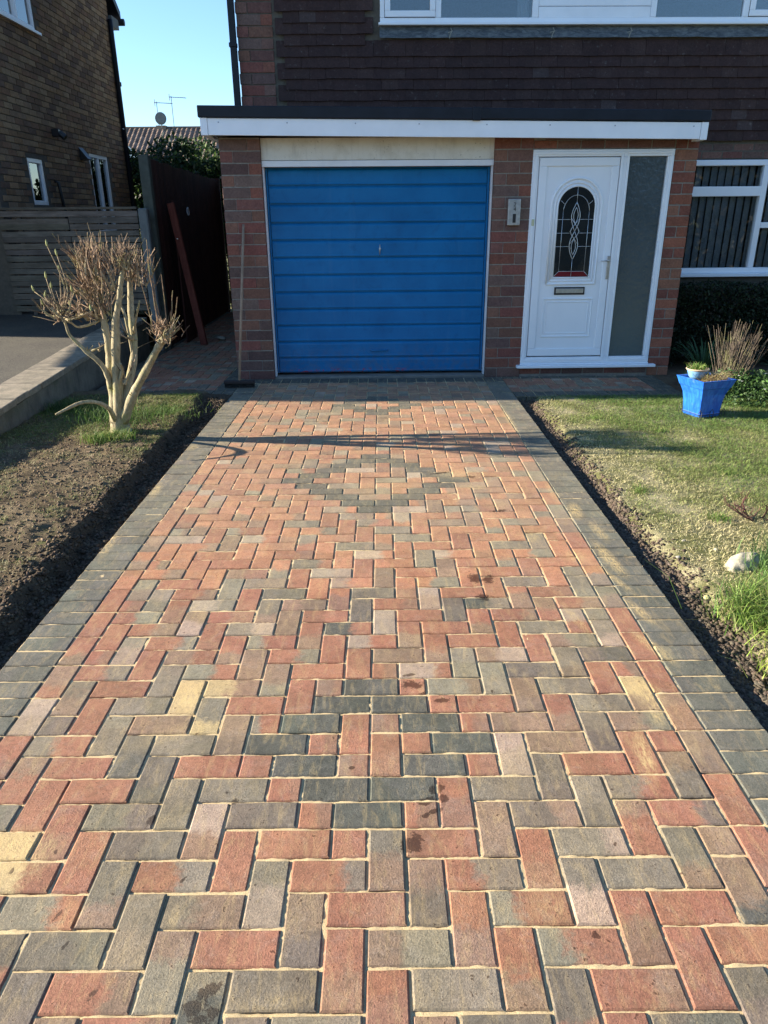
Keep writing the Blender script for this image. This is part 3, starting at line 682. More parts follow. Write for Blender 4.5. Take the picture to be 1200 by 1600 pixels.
for z in (1.28, 1.405, 1.53): came([(-.178, z), (-.048, z)]); came([(.048, z), (.178, z)])
def wave(s_, amp, z0, z1, ph=0, r_=.003, n=28):
    came([(s_*amp*math.sin(math.pi*2*(i/n)+ph)*(1), z0+(z1-z0)*i/n) for i in range(n+1)], r_)
for s_ in (1, -1):
    came([(s_*.042*math.sin(math.pi*i/10), 1.158+.264*i/10) for i in range(11)], .0032); came([(s_*.042*math.sin(math.pi*i/10), 1.422+.264*i/10) for i in range(11)], .0032)
    came([(s_*.022*math.sin(math.pi*i/10), 1.20+.15*i/10) for i in range(11)], .0026); came([(s_*.022*math.sin(math.pi*i/10), 1.49+.15*i/10) for i in range(11)], .0026)
    came([(-s_*.042, 1.30), (s_*.030, 1.39), (s_*.044, 1.42), (s_*.03, 1.45), (-s_*.040, 1.54)], .003)
b.build('lead_came', M['came'], dg, smooth=True)
b = MB(); frame(b, 1.700, 2.208, .395, .785, .013, .001, .012); frame(b, 1.735, 2.172, .430, .750, .008, .004, .012); b.build('lower_panel_moulding', M['upvc'], dlo, bevel=.004)
b = MB(); b.box(1.806, 2.117, -.001, .012, .818, .894); lb = b.build('letterbox', M['black'], dlo, bevel=.005)
b = MB(); b.box(1.822, 2.101, -.006, -.0005, .834, .880); b.build('letterbox_flap', M['steel'], lb, bevel=.003)
b = MB(); b.box(2.312, 2.342, -.016, -.004, .968, 1.190); hp_ = b.build('handle_plate', M['steel'], dlo, bevel=.004)
b = MB(); b.tube([(2.328, -.016, 1.145), (2.326, -.046, 1.145), (2.30, -.05, 1.146), (2.238, -.045, 1.143)], [.008, .008, .0075, .006], 8); b.build('door_handle', M['steel'], hp_, smooth=True)
b = MB(); b.box(1.525, 1.551, -.018, -.005, 1.475, 1.535); b.build('bell_push', simple('yellowed_plastic', (.55, .55, .35), .5), H, bevel=.003)
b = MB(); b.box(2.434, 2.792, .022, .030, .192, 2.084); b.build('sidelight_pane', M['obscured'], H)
# wall box beside the garage
wb = empty('wall_box', (1.342, 5.37+.025, 1.60), .020); tag(wb, 'small grey metal wall box with number 24 and black slot, between garage and front door', 'wall box')
b = MB(); b.box(-.060, .060, -.045, 0, -.118, .118); b.build('case', M['steel'], wb, bevel=.004)
b = MB(); b.box(-.012, .018, -.049, -.0455, -.095, -.015); b.build('slot', M['black'], wb)
tx = bpy.data.curves.new('number', 'FONT'); tx.body = '2\n4'; tx.size = .052; tx.space_line = .82; tx.extrude = .0015; tx.align_x = 'CENTER'; to = bpy.data.objects.new('number', tx); C.objects.link(to)
dgp = bpy.context.evaluated_depsgraph_get(); me = bpy.data.meshes.new_from_object(to.evaluated_get(dgp)); bpy.data.objects.remove(to); me.materials.append(M['black'])
to = bpy.data.objects.new('number', me); C.objects.link(to); to.parent = wb; to.location = (.004, -.0475, .052); to.rotation_euler = (R(90), 0, 0)

# flat roof with fascia
def tilt(x): return -.0125*(x-.7)
b = MB()
def tboard(mb, x0, x1, y0, y1, z0, z1):
    vs = [(x, y, z+tilt(x)) for x in (x0, x1) for y in (y0, y1) for z in (z0, z1)]
    mb.add(vs, [(0, 1, 3, 2), (4, 6, 7, 5), (0, 4, 5, 1), (2, 3, 7, 6), (0, 2, 6, 4), (1, 5, 7, 3)])
tboard(b, -1.52, 3.00, -.185, -.165, 2.240, 2.378); b.build('fascia_board', M['fascia'], H, bevel=.003)
b = MB(); tboard(b, -1.585, -1.522, -.190, 1.0, 2.238, 2.380); b.build('fascia_corner', M['fascia'], H, bevel=.003)
b = MB(); tboard(b, 3.002, 3.065, -.190, 1.0, 2.234, 2.380); b.build('fascia_corner', M['fascia'], H, bevel=.003)
b = MB(); tboard(b, -1.52, 3.00, -.164, 1.02, 2.266, 2.285); b.build('soffit', simple('soffit_board', (.20, .17, .14), .8), H)
b = MB(); tboard(b, -1.60, .90, -.205, 1.02, 2.381, 2.478); tboard(b, .945, 3.075, -.205, 1.02, 2.386, 2.478); b.build('roof_edge_trim', M['felt'], H, bevel=.008)
b = MB(); tboard(b, .885, .960, -.212, .3, 2.374, 2.484); b.build('trim_joint', M['felt'], H, bevel=.006)
b = MB()
for x in (-1.42, -.8, -.18, .40, 1.02, 1.6, 2.2, 2.93): b.tube([(x, -.1855, 2.345+tilt(x)), (x, -.1885, 2.345+tilt(x))], .006, 8)
b.build('fixing_cap', simple('fixing_cap_grey', (.35, .37, .42), .5), H)

# upper house shell with window openings
YW = 1.03
def shell(name, rects, y0, y1, m, parent):
    b_ = MB()
    for x0, x1, z0, z1 in rects: b_.box(x0, x1, y0, y1, z0, z1)
    return b_.build(name, m, parent)
shell('wall', [(-1.37, .076, 2.30, 5.2), (.076, 5.6, 4.55, 5.2), (.076, 9, 2.40, 3.372), (5.6, 9, 3.372, 5.2), (3.1, 3.46, -.1, 2.4), (3.46, 6.0, -.1, .93), (3.46, 6.0, 2.125, 2.4), (6.0, 9, -.1, 2.4)], YW+.005, YW+.25, M['mortar_dark'], H)
b = MB(); b.box(-1.37, -1.12, YW+.25, 7.5, -.1, 5.2); b.box(8.8, 9, YW+.25, 7.5, -.1, 5.2); b.box(-1.12, 8.8, 7.3, 7.5, -.1, 5.2); b.box(-1.12, 8.8, YW+.25, 7.3, 2.40, 2.62); b.box(-1.12, 8.8, YW+.25, 7.3, 5.0, 5.2); b.box(-1.464, -1.20, .95, YW+.005, -.1, 2.262); b.box(3.2, 3.3, YW+.25, 7.3, -.1, 2.4)
b.build('side_walls', M['mortar_dark'], H)
b = MB(); b.add([(-1.9, .7, 5.15), (9.4, .7, 5.15), (9.4, 4.3, 7.3), (-1.9, 4.3, 7.3), (9.4, 7.9, 5.15), (-1.9, 7.9, 5.15)], [(0, 1, 2, 3), (3, 2, 4, 5), (0, 3, 5), (1, 4, 2), (0, 5, 4, 1)]); b.build('roof', M['felt'], H)
# quoin bricks left of the tiles, bricks over the lounge window
for i in range(15):
    z = 2.33+.05+i*.1034
    a, c_ = ((.118, .24) if i % 2 else (.24, .118)); put_brick(pool, a, -1.368-(.009 if i % 2 else 0)+a/2, YW-.004, z, H); put_brick(pool, c_, -1.012-c_/2, YW-.004, z, H)
for i in range(2):
    for j in range(8): put_brick(low, .215, 3.22+j*.226+(.11 if i else 0), YW+.003, 2.125+.037+i*.0752, H)
# hanging tiles
tcols = [(.052, .031, .029), (.048, .029, .028), (.056, .033, .031), (.046, .028, .027), (.058, .036, .033), (.050, .031, .029)]
tiles = []
tpool = []
for i in range(14):
    vs = []; jx = [rnd.uniform(-.001, .001) for _ in range(8)]
    y_b, y_t = -.034, -.010; w2 = .0818; bow = rnd.uniform(0, .002)
    pv = [(-w2, y_b, 0), (0, y_b-bow, rnd.uniform(-.0015, .0015)), (w2, y_b, 0), (-w2, y_b+.012, 0), (0, y_b+.012, 0), (w2, y_b+.012, 0), (-w2, y_t, .145), (0, y_t-bow, .145), (w2, y_t, .145), (-w2, y_t+.010, .145), (0, y_t+.01, .145), (w2, y_t+.01, .145)]
    pf = [(0, 1, 7, 6), (1, 2, 8, 7), (3, 4, 1, 0), (4, 5, 2, 1), (0, 6, 9, 3), (2, 5, 11, 8), (6, 7, 10, 9), (7, 8, 11, 10)]
    me = bpy.data.meshes.new('wall_tile'); me.from_pydata(pv, [], pf); me.update(); cc = Vector(rnd.choice(tcols))*rnd.uniform(.92, 1.1)
    if i == 13: cc = Vector((.070, .050, .048))
    a = me.color_attributes.new('col', 'FLOAT_COLOR', 'POINT'); a.data.foreach_set('color', np.array([(*cc, 1)]*12, np.float32).ravel()); me.materials.append(M['tile']); tpool.append((me, pv, pf, tuple(cc)))
for k in range(30):
    z = 2.300+k*.0985
    for j in range(60):
        x = -.985+.083+j*.165+(.0825 if k % 2 else 0)
        if x-.08 < -1.01 or x > 8.8: continue
        if z > 3.12 and x+.082 > .06 and x < 5.65 and z < 4.6: continue
        if x < 3.0 and z < 2.36: continue
        tiles.append((x, z))
def tvis(t_):
    x, z = t_; return (0 if (x < 4.35 and z < 3.65 and not (z < 2.40 and x < 3.0)) else 1, abs(x-1.5))
tiles.sort(key=tvis); tf = MB()
for i, (x, z) in enumerate(tiles):
    ti = tpool[rnd.choice([0, 1, 2, 3, 4, 5, 6, 7, 8, 9, 10, 11, 12]) if rnd.random() > .03 else 13]
    off = (x+rnd.uniform(-.0015, .0015), YW+rnd.uniform(-.002, .001), z+rnd.uniform(-.003, .003))
    if i < 300:
        o = bpy.data.objects.new('wall_tile', ti[0]); C.objects.link(o); o.parent = H; o.location = off; o.rotation_euler.y = rnd.gauss(0, .006)
    else: tf.add([(p[0]+off[0], p[1]+off[1], p[2]+off[2]) for p in ti[1]], ti[2], ti[3])
tf.build('wall_tile_field', M['tile'], H, kind='stuff')
# lead flashing and ties
b = MB(); xs = [.070+i*.12 for i in range(48)]; vs = []; fs = []
for i, x in enumerate(xs): vs += [(x, YW-.020, 3.352), (x, YW-.036+rnd.uniform(-.004, .004), 3.30), (x, YW-.050+rnd.uniform(-.004, .004), 3.245+rnd.uniform(-.004, .004))]
for i in range(len(xs)-1):
    for q in range(2): fs.append((i*3+q+1, (i+1)*3+q+1, (i+1)*3+q, i*3+q))
b.add(vs, fs); fl = b.build('lead_flashing', M['lead'], H, smooth=True)
for x in (.79, 1.83, 2.62):
    b = MB(); b.tube([(x, YW-.05, 3.330), (x+.012, YW-.062, 3.30), (x-.006, YW-.066, 3.268), (x-.012, YW-.064, 3.235)], .004, 6); b.tube([(x-.03, YW-.06, 3.285), (x+.02, YW-.064, 3.300)], .0035, 6); b.build('flashing_clip', M['stone'], fl)
# upper windows
def window(parent, x0, x1, z0, z1, y, mull, t=.055, label=None):
    b_ = MB(); frame(b_, x0, x1, z0, z1, t, y-.02, y+.05)
    for m0, m1 in mull: b_.box(m0, m1, y-.02, y+.05, z0+t, z1-t)
    wo_ = b_.build('window', M['upvc'], parent, bevel=.006); return wo_
uw = window(H, .076, 5.55, 3.375, 4.55, YW-.02, [(.632, .690), (1.612, 1.672), (2.812, 2.870), (3.755, 3.815)], .045)
b = MB(); b.box(.060, 5.6, YW-.075, YW-.005, 3.352, 3.376); b.build('sill', M['upvc'], uw, bevel=.004)
for x0, x1 in ((.124, .630), (3.817, 4.4)):
    b = MB(); frame(b, x0, x1, 3.424, 4.5, .055, YW-.055, YW-.035); b.build('casement', M['upvc'], uw, bevel=.006)
for x0, x1 in ((.17, .585), (.69, 1.612), (2.87, 3.755), (3.86, 4.35)):
    b = MB(); b.box(x0-.01, x1+.01, YW-.012, YW-.006, 3.41, 4.52); b.build('pane', M['glass'], uw)
for z0, z1 in ((3.418, 3.512), (3.516, 3.66), (3.664, 3.81), (3.814, 4.0), (4.004, 4.52)):
    b = MB(); b.box(1.674, 2.810, YW-.038, YW-.018, z0, z1); b.build('cladding_board', M['fascia'], uw, bevel=.004)
b = MB()
for i in range(8): b.tube([(1.50+.014*i, YW+.12+.012*(i % 2), 3.42+.0), (1.47+.016*i, YW+.12+.012*(i % 2), 4.5)], .012, 6)
for i in range(8): b.tube([(2.88+.012*i, YW+.12+.012*(i % 2), 3.62+.0), (2.90+.018*i, YW+.12+.012*(i % 2), 4.5)], .012, 6)
b.build('curtain_edge', M['curtain'], uw, smooth=True)
# lounge window
lw = window(H, 3.42, 5.95, .940, 2.115, YW+.01, [(4.270, 4.335)], .058)
b = MB(); b.box(3.478, 4.27, YW-.012, YW+.058, 1.750, 1.850); b.box(4.335, 5.89, YW-.012, YW+.058, 1.42, 1.48); b.build('transom', M['upvc'], lw, bevel=.005)
b = MB(); b.box(3.40, 6.0, YW-.09, YW+.0, .905, .940); b.build('sill', M['upvc'], lw, bevel=.005)
for x0, x1, z0, z1 in ((3.478, 4.27, .998, 1.750), (3.478, 4.27, 1.850, 2.057), (4.335, 5.89, .998, 1.42), (4.335, 5.89, 1.48, 2.057)):
    b = MB(); b.box(x0-.005, x1+.005, YW+.028, YW+.034, z0-.005, z1+.005); b.build('pane', M['glass'], lw)
vb = empty('vertical_blind', (3.45, 5.37+YW+.16, .98), .02); tag(vb, 'grey vertical blind hanging behind the ground floor window', 'blind')
for i in range(28):
    b = MB(); a = rnd.uniform(.30, .50); dx, dy = .0445*math.cos(a), .0445*math.sin(a); x = .04+i*.085
    b.add([(x-dx, -dy, 0), (x+dx, dy, 0), (x+dx, dy, 1.08), (x-dx, -dy, 1.08), (x-dx, -dy+.002, 0), (x+dx, dy+.002, 0), (x+dx, dy+.002, 1.08), (x-dx, -dy+.002, 1.08)], [(0, 1, 2, 3), (7, 6, 5, 4), (0, 4, 5, 1), (3, 2, 6, 7), (0, 3, 7, 4), (1, 5, 6, 2)]); b.build('blind_slat', M['blind'], vb)
# downpipe at the upper left corner
b = MB(); b.box(-1.445, -1.381, YW-.06, YW+.0, 2.48, 5.1); b.box(-1.455, -1.375, YW-.068, YW+.0, 3.17, 3.21); b.build('downpipe', M['felt'], H, bevel=.006)

# ------------------------------------------------------------------ broom
br = empty('broom', (-1.37, 4.90, 0), 0); tag(br, 'long wooden broom leaning upright against the brick pier left of the garage', 'broom')
b = MB(); b.tube([(-.004, 0, .05), (.03, .24, .75), (.077, .452, 1.51)], [.013, .0125, .0125], 10); b.build('handle', M['handle'], br, smooth=True)
b = MB(); b.box(-.155, .150, -.028, .028, .045, .075); b.build('head', simple('dark_broom_head', (.03, .02, .018), .8), br, bevel=.005)
V = []; T = []
for i in range(900):
    x = rnd.uniform(-.15, .145); y = rnd.uniform(-.024, .024); a = .0012; dx, dy = rnd.gauss(0, .005), rnd.gauss(0, .006); n = len(V)
    V += [(x-a, y, .046), (x+a, y, .046), (x+dx, y+dy, .002)]; T.append((n, n+1, n+2))
np_mesh('bristles', V, T, np.full((len(V), 3), .02), M['leaf'], br, kind=None)

# ------------------------------------------------------------------ retaining wall, raised drive
rw = empty('retaining_wall', (-2.88, 3, 0)); tag(rw, 'low concrete retaining wall topped with pale slabs beside the raised drive', 'wall')
def zt(y): return .235+.055*(y-3.2)
b = MB(); ys = [-3+i*.25 for i in range(41)]; vs = []; fs = []
for y in ys: vs += [(0, y-3, -.2), (.0+rnd.uniform(-.004, .004), y-3, zt(y)*.5), (0, y-3, zt(y)-.055), (-.22, y-3, zt(y)-.055), (-.22, y-3, -.2)]
for i in range(len(ys)-1):
    for q in range(4): fs.append((i*5+q, (i+1)*5+q, (i+1)*5+q+1, i*5+q+1))
fs.append((4, 3, 2, 1, 0)); n = (len(ys)-1)*5; fs.append(tuple(n+q for q in range(5))); b.add(vs, fs); b.build('wall_face', M['retain'], rw)
y = -2.9
while y < 6.95:
    ln_ = .235
    for x0, x1 in ((-.335, .012),):
        b = MB(); g_ = rnd.uniform(.8, 1.1); y0, y1 = y-3+.004, y-3+ln_-.004; dz = rnd.uniform(-.003, .003)
        vs, fs = cbox(x0+rnd.uniform(-.004, .004), x1+rnd.uniform(-.004, .004), y0, y1, -.052, 0, .006)
        vs = [(px, py, pz+zt(py+3)+dz) for px, py, pz in vs]; b.add(vs, fs, (g_, g_*.98, g_*.95)); b.build('coping_slab', M['coping'], rw)
    y += ln_
b = MB(); vs = []; fs = []
for i, y in enumerate(ys+[7.4, 8, 9, 10, 12]): vs += [(-3.222, y, zt(y)-.012), (-9.5, y, zt(y)+.06)]
for i in range(len(vs)//2-1): fs.append((i*2+1, i*2, i*2+2, i*2+3))
b.add(vs, fs); b.build('raised_drive', M['asphalt'], kind='structure')

# ------------------------------------------------------------------ fences
def board(parent, name, x0, x1, y0, y1, z0, z1, m, c=.003, M_=None):
    b_ = MB(); g_ = rnd.uniform(.75, 1.2); b_.box(x0, x1, y0, y1, z0, z1, (g_, g_*rnd.uniform(.95, 1.03), g_*rnd.uniform(.92, 1.03)), c, M_); return b_.build(name, m, parent)
sf = empty('slatted_fence', (-3.0, 7.15, .45)); tag(sf, 'grey weathered horizontal slat fence with narrow gaps across the raised drive', 'fence')
zb, ztop = .50, 1.705; z = zb; i = 0
while z < ztop-.05:
    for xa, xb in ((-4.55, -3.72), (-3.715, -2.88)) if i % 3 else ((-4.55, -2.88),):
        M_ = Matrix.Rotation(rnd.gauss(0, .0025), 4, 'Y') @ Matrix.Translation((0, 0, 0)); board(sf, 'slat', xa+3.0, xb+3.0, rnd.uniform(-.004, .004), .018, z-.45, z-.45+.062+rnd.uniform(-.004, .006), M['slat'], .002, M_)
    z += .0735+rnd.uniform(-.004, .004); i += 1
board(sf, 'top_rail', -1.56, .12, -.02, .05, ztop-.45-.028, ztop-.45, M['slat'])
for x in (-1.35, -.72): board(sf, 'support_post', x, x+.05, .02, .07, -.05, ztop-.48, M['slat'])
cp = MB(); cp.box(-.055, .055, -.05, .05, -.45, 1.235, None, .012); cpo = cp.build('concrete_post', M['post'], None, (-2.79, 7.12, .45)); tag(cpo, 'pale concrete post with rounded top at the end of the slatted fence', 'post')
bf = empty('boundary_fence', (-2.70, 7.3, 0)); tag(bf, 'tall dark red-brown closeboard timber fence beside the side passage', 'fence')
b = MB(); b.box(-.12, .0, -.05, .05, -.1, 2.27, None, .008); b.build('fence_post', M['postdark'], bf)
y = .06; 
while y < 4.0:
    board(bf, 'fence_board', -.035+rnd.uniform(-.006, .004), -.012, y, y+.112, .02, 2.235+rnd.uniform(-.012, .012)-.02*y, M['fence'], .002); y += .120
for z in (.4, 1.2, 2.0): b = MB(); b.box(-.08, -.036, 0, 4.1, z, z+.07); b.build('fence_rail', M['fence'], bf)
for yy in (2.0, 4.05): b = MB(); b.box(-.12, -.02, yy-.03, yy+.05, -.1, 2.2, None, .006); b.build('fence_post', M['fence'], bf)
bg_ = empty('back_gate', (-2.70, 11.35, 0)); tag(bg_, 'dark timber gate closing off the far end of the side passage', 'gate')
for i in range(11): board(bg_, 'gate_board', .01+i*.12, .122+i*.12, 0, .022, .04, 2.18+rnd.uniform(-.01, .01), M['fence'], .002)
b = MB(); b.box(0, 1.33, -.012, .03, 2.20, 2.235); b.build('gate_cap', M['stone'], bg_)
def lean(name, label, cat, p0, p1, wd, th, m):
    o = empty(name, p0); tag(o, label, cat); d = Vector(p1)-Vector(p0); q = d.to_track_quat('Z', 'Y').to_matrix().to_4x4()
    b_ = MB(); b_.box(-wd/2, wd/2, -th/2, th/2, 0, d.length, None, .003, q); b_.build('board', m, o); return o
o = empty('timber_plank', (-2.34, 7.60, 0)); tag(o, 'narrow red-brown timber plank leaning against the dark fence', 'plank')
d = Vector((-.26, .05, 1.75)); q = d.to_track_quat('Z', 'X').to_matrix().to_4x4()
b = MB(); b.box(-.045, .045, -.02, .02, 0, d.length, None, .003, q); b.build('board', M['plank'], o)
b = MB(); b.tube([(-.20, -.012, 1.33), (-.20, -.035, 1.33)], .007, 6, (.3, .3, .3)); b.build('nail', M['steel'], o)
o = empty('board_panel', (-2.62, 7.75, 0)); tag(o, 'wide brown board standing upright against the dark fence', 'board')
for i in range(2): board(o, 'board', 0+i*.0, .022, .02+i*.28, .295+i*.28, 0, 1.78-.05*i, M['plank'] if False else M['fence'], .002)
b = MB(); b.tube([(0, .05*math.cos(a), .05*math.sin(a)) for a in [math.pi*2*i/16 for i in range(17)]], .008, 6); o = b.build('hanging_ring', M['white'], None, (-2.655, 8.72, 1.66), smooth=True); tag(o, 'small white ring hanging on the dark fence above the passage', 'ring')
P_ = np.array([[-2.18, 7.95, .035]]); o = clods('stone', P_, np.array([.05]), np.array([[.4, .4, .38]]), M['stone']); o['kind'] = 'thing'; tag(o, 'pale stone lying in the side passage by the leaning plank', 'stone')

# ------------------------------------------------------------------ neighbour house
N = empty('neighbour_house', (-4.5, 12.1, 0)); tag(N, 'yellow-brown brick house on the left with white windows and black downpipe', 'house')
XW = 0.0
NB = [(.24, .155, .085), (.20, .13, .075), (.26, .175, .10), (.17, .11, .070), (.22, .155, .10), (.28, .20, .12), (.19, .115, .072), (.14, .095, .070)]
openings = [(7.30-12.1, 9.04-12.1, 3.87, 5.1), (8.10-12.1, 8.56-12.1, 1.75, 2.315), (10.30-12.1, 11.13-12.1, 1.35, 2.53)]
npool = []
for i in range(16):
    vs, fs = cbox(0, .05, -.1075, .1075, -.0325, .0325, .003); vs = [(x+(rnd.uniform(-.002, .002) if x > .02 else 0), y+rnd.uniform(-.0015, .0015), z+rnd.uniform(-.0015, .0015)) for x, y, z in vs]
    me = bpy.data.meshes.new('brick'); me.from_pydata(vs, [], fs); me.update(); cc = Vector(NB[i % len(NB)])*rnd.uniform(1.1, 1.5)
    a = me.color_attributes.new('col', 'FLOAT_COLOR', 'POINT'); a.data.foreach_set('color', np.array([(*cc, 1)]*len(vs), np.float32).ravel()); me.materials.append(M['brick']); npool.append((me, vs, fs, tuple(cc)))
bricks = []
for k in range(72):
    z = .5+.0375+k*.075
    for j in range(30):
        y = -.11-j*.225-(.1125 if k % 2 else 0)+.0
        if y < -4.80: continue
        if any(a-.09 < y < b2+.09 and c-.03 < z < d_+.03 for a, b2, c, d_ in openings): continue
        bricks.append((y, z))
def nvis(t_):
    y, z = t_; return (0 if (z > 1.72 and y < -3.0) else 1, y)
bricks.sort(key=nvis); nf = MB()
for i, (y, z) in enumerate(bricks):
    ti = rnd.choice(npool)
    if i < 300: o = bpy.data.objects.new('brick', ti[0]); C.objects.link(o); o.parent = N; o.location = (-.046+rnd.uniform(-.001, .002), y, z)
    else: nf.add([(p[0]-.046, p[1]+y, p[2]+z) for p in ti[1]], ti[2], ti[3])
for k in range(72):
    if k % 2: nf.add([(p[0]-.046, p[1]*.5-.057, p[2]+.5+.0375+k*.075) for p in npool[k % 16][1]], npool[k % 16][2], npool[k % 16][3])
nf.build('brick_field', M['brick'], N, kind='stuff')
b = MB(); yb = -4.92
def wl(y0, y1, z0, z1): b.box(-.25, -.006, y0, y1, z0, z1)
wl(yb, 0, -.2, 1.35); wl(yb, -1.8, 1.35, 1.75); wl(-.97, 0, 1.35, 2.53); wl(yb, -4.0, 1.75, 2.315); wl(-3.54, -1.8, 1.75, 2.315); wl(yb, -1.8, 2.315, 2.53); wl(yb, 0, 2.53, 3.87); wl(yb, -4.80, 3.87, 5.1); wl(-3.06, 0, 3.87, 5.1)
b.box(-.7, -.25, yb, yb+.2, -.2, 5.1); b.box(-6, -.7, -5.8, -5.6, -.2, 5.1); b.box(-.75, -.7, -5.6, -5.0, -.2, 5.1); b.box(-6, -.25, -.2, 0, -.2, 5.1); b.box(-6, -.25, yb+.2, -.2, 2.6, 2.75); b.box(-6, -5.8, yb+.2, -.2, -.2, 5.1)
b.add([(-.006, yb, 5.1), (-.006, 0, 5.1), (-.006, -3.05, 7.2), (-.25, yb, 5.1), (-.25, 0, 5.1), (-.25, -3.05, 7.2)], [(0, 1, 2), (3, 5, 4)]); b.build('wall', M['mortar_dark'], N)
b = MB()
def slab(y0, z0, y1, z1, x0=-6.2, x1=.10, t=.12): b.add([(x0, y0, z0), (x1, y0, z0), (x1, y1, z1), (x0, y1, z1), (x0, y0, z0+t), (x1, y0, z0+t), (x1, y1, z1+t), (x0, y1, z1+t)], [(3, 2, 1, 0), (4, 5, 6, 7), (0, 1, 5, 4), (1, 2, 6, 5), (2, 3, 7, 6), (3, 0, 4, 7)])
slab(.38, 4.74, -3.05, 7.15); slab(-6.5, 4.74, -3.05, 7.15); b.build('roof', M['felt'], N)
b = MB(); b.tube([(-6, .44, 4.72), (.13, .44, 4.72)], .055, 10); b.build('gutter', M['felt'], N, smooth=True)
b = MB(); b.box(-.25, .06, .0, .34, 4.58, 4.73); b.build('soffit_box', M['post'], N)
b = MB(); b.tube([(.045, -.05, 4.66), (.045, -.06, 4.4), (.045, -.06, .3)], .040, 10); b.build('downpipe', M['felt'], N, smooth=True)
for z in (3.72, 2.4):
    b = MB(); b.tube([(.05, -.03, z-.03), (.05, -.03, z+.03)], .045, 10); b.build('pipe_bracket', M['felt'], N)
def nwin(y0, y1, z0, z1, mull, sill=True):
    b_ = MB(); t = .055
    def bx(ya, yb_, za, zb_, x0=-.07, x1=-.012): b_.box(x0, x1, ya, yb_, za, zb_)
    bx(y0, y1, z1-t, z1); bx(y0, y1, z0, z0+t); bx(y0, y0+t, z0+t, z1-t); bx(y1-t, y1, z0+t, z1-t)
    for m0, m1 in mull: bx(m0, m1, z0+t, z1-t)
    o_ = b_.build('window', M['upvc'], N, bevel=.005)
    p_ = MB(); p_.box(-.048, -.042, y0+t, y1-t, z0+t, z1-t); p_.build('pane', M['glass'], o_)
    c_ = MB(); c_.box(-.16, -.15, y0-.1, y1+.1, z0-.1, z1+.1); c_.build('net_curtain', simple('net_curtain', (.16, .17, .15), .95), o_)
    if sill: s_ = MB(); s_.box(-.02, .045, y0-.04, y1+.06, z0-.035, z0); s_.build('sill', M['upvc'], o_, bevel=.004)
    return o_
nwin(-4.80, -3.06, 3.87, 5.1, [(-3.62, -3.53)]); nwin(-4.0, -3.54, 1.75, 2.315, [], False); nwin(-1.80, -.97, 1.35, 2.53, [(-1.43, -1.35)], False)
b = MB(); b.box(0, .10, -3.11, -3.03, 2.63, 2.73, None, .01); b.tube([(.10, -3.07, 2.68), (.17, -3.07, 2.62)], .045, 8); b.build('wall_lamp', M['black'], N)
b = MB(); b.prism([(0, 2.40), (0, 2.58), (.12, 2.42)], -2.20, -2.02); b.build('vent_hood', M['black'], N)
b = MB(); b.tube([(.0, -3.27, 2.06), (.05, -3.26, 2.05), (.05, -3.10, 1.2)], .022, 8); b.build('waste_pipe', M['black'], N, smooth=True)
b = MB(); b.tube([(.09, -.25, 3.02), (.02, .1, 3.03)], .006, 5); b.build('aerial_cable', M['white'], N)
b = MB(); b.box(-4.0, -.2, -7.26, -5.8, 2.20, 2.80); b.box(-4.0, -3.92, -5.9, -5.8, -.1, 2.2); b.build('shadow_caster', M['fascia'], N)  # unseen canopy, added and sized to cast shade over the drive's top end
# conservatory behind
cv = empty('conservatory', (-5.15, 12.3, 0)); tag(cv, 'white framed conservatory end showing behind the brick house', 'conservatory')
b = MB(); b.box(-2, 0, .1, 2.7, 0, .6); b.build('base_wall', M['mortar'], cv)
b = MB()
for y in (.1, .9, 1.75, 2.6): b.box(-.06, 0, y, y+.07, .6, 2.15)
b.box(-.06, 0, .1, 2.67, 2.15, 2.25); b.box(-.06, .0, .1, 2.67, .6, .68); b.build('window_frame', M['upvc'], cv)
b = MB(); b.box(-.035, -.03, .1, 2.67, .66, 2.15); b.build('pane', M['glass'], cv)
b = MB(); b.add([(.06, .0, 3.2), (.06, 2.75, 2.55), (.06, 2.75, 2.75), (.06, .0, 3.40), (-2, .0, 3.2), (-2, 2.75, 2.55), (-2, 2.75, 2.75), (-2, .0, 3.40)], [(0, 1, 2, 3), (7, 6, 5, 4), (0, 4, 5, 1), (3, 2, 6, 7), (1, 5, 6, 2), (0, 3, 7, 4)]); b.build('roof', M['upvc'], cv)
b = MB(); b.add([(0, .1, 2.25), (0, 2.67, 2.25), (0, 2.67, 2.56), (0, .1, 3.2)], [(0, 1, 2, 3)]); b.add([(-.03, .1, 2.25), (-.03, 2.67, 2.25), (-.03, 2.67, 2.56), (-.03, .1, 3.2)], [(3, 2, 1, 0)]); b.build('gable_panel', M['white'], cv)

# ------------------------------------------------------------------ far house, aerials, dish
F = empty('far_house', (-13, 45, 0)); tag(F, 'distant house with brown pantiled roof beyond the back gardens', 'house')
b = MB(); b.box(-12, 12, 0.4, 6, -.1, 4.1, (.33, .27, .19)); b.build('wall', M['roof'], F)
tv = MB(); vs = []
rc = [(.17, .125, .10), (.145, .11, .09), (.19, .145, .12), (.13, .10, .085)]
for k in range(15):
    for j in range(74):
        x = -11+j*.30; z0 = 4.05+k*.19; y0 = -.1+k*.30; cc = Vector(rnd.choice(rc))*rnd.uniform(.85, 1.2); pr = [0, .045, .065, .045, 0, -.01]
        pts = [(x+i*.29/5, pr[i]) for i in range(6)]
        v_ = [(px, y0, z0+.03+h_) for px, h_ in pts]+[(px, y0+.33, z0+.21+h_) for px, h_ in pts]+[(px, y0, z0-.0+h_*.2) for px, h_ in pts]
        tv.add(v_, [(i, i+1, i+7, i+6) for i in range(5)]+[(i+12, i+13, i+1, i) for i in range(5)], tuple(cc))
ro = tv.build('roof_tile_field', M['roof'], F, kind='stuff')
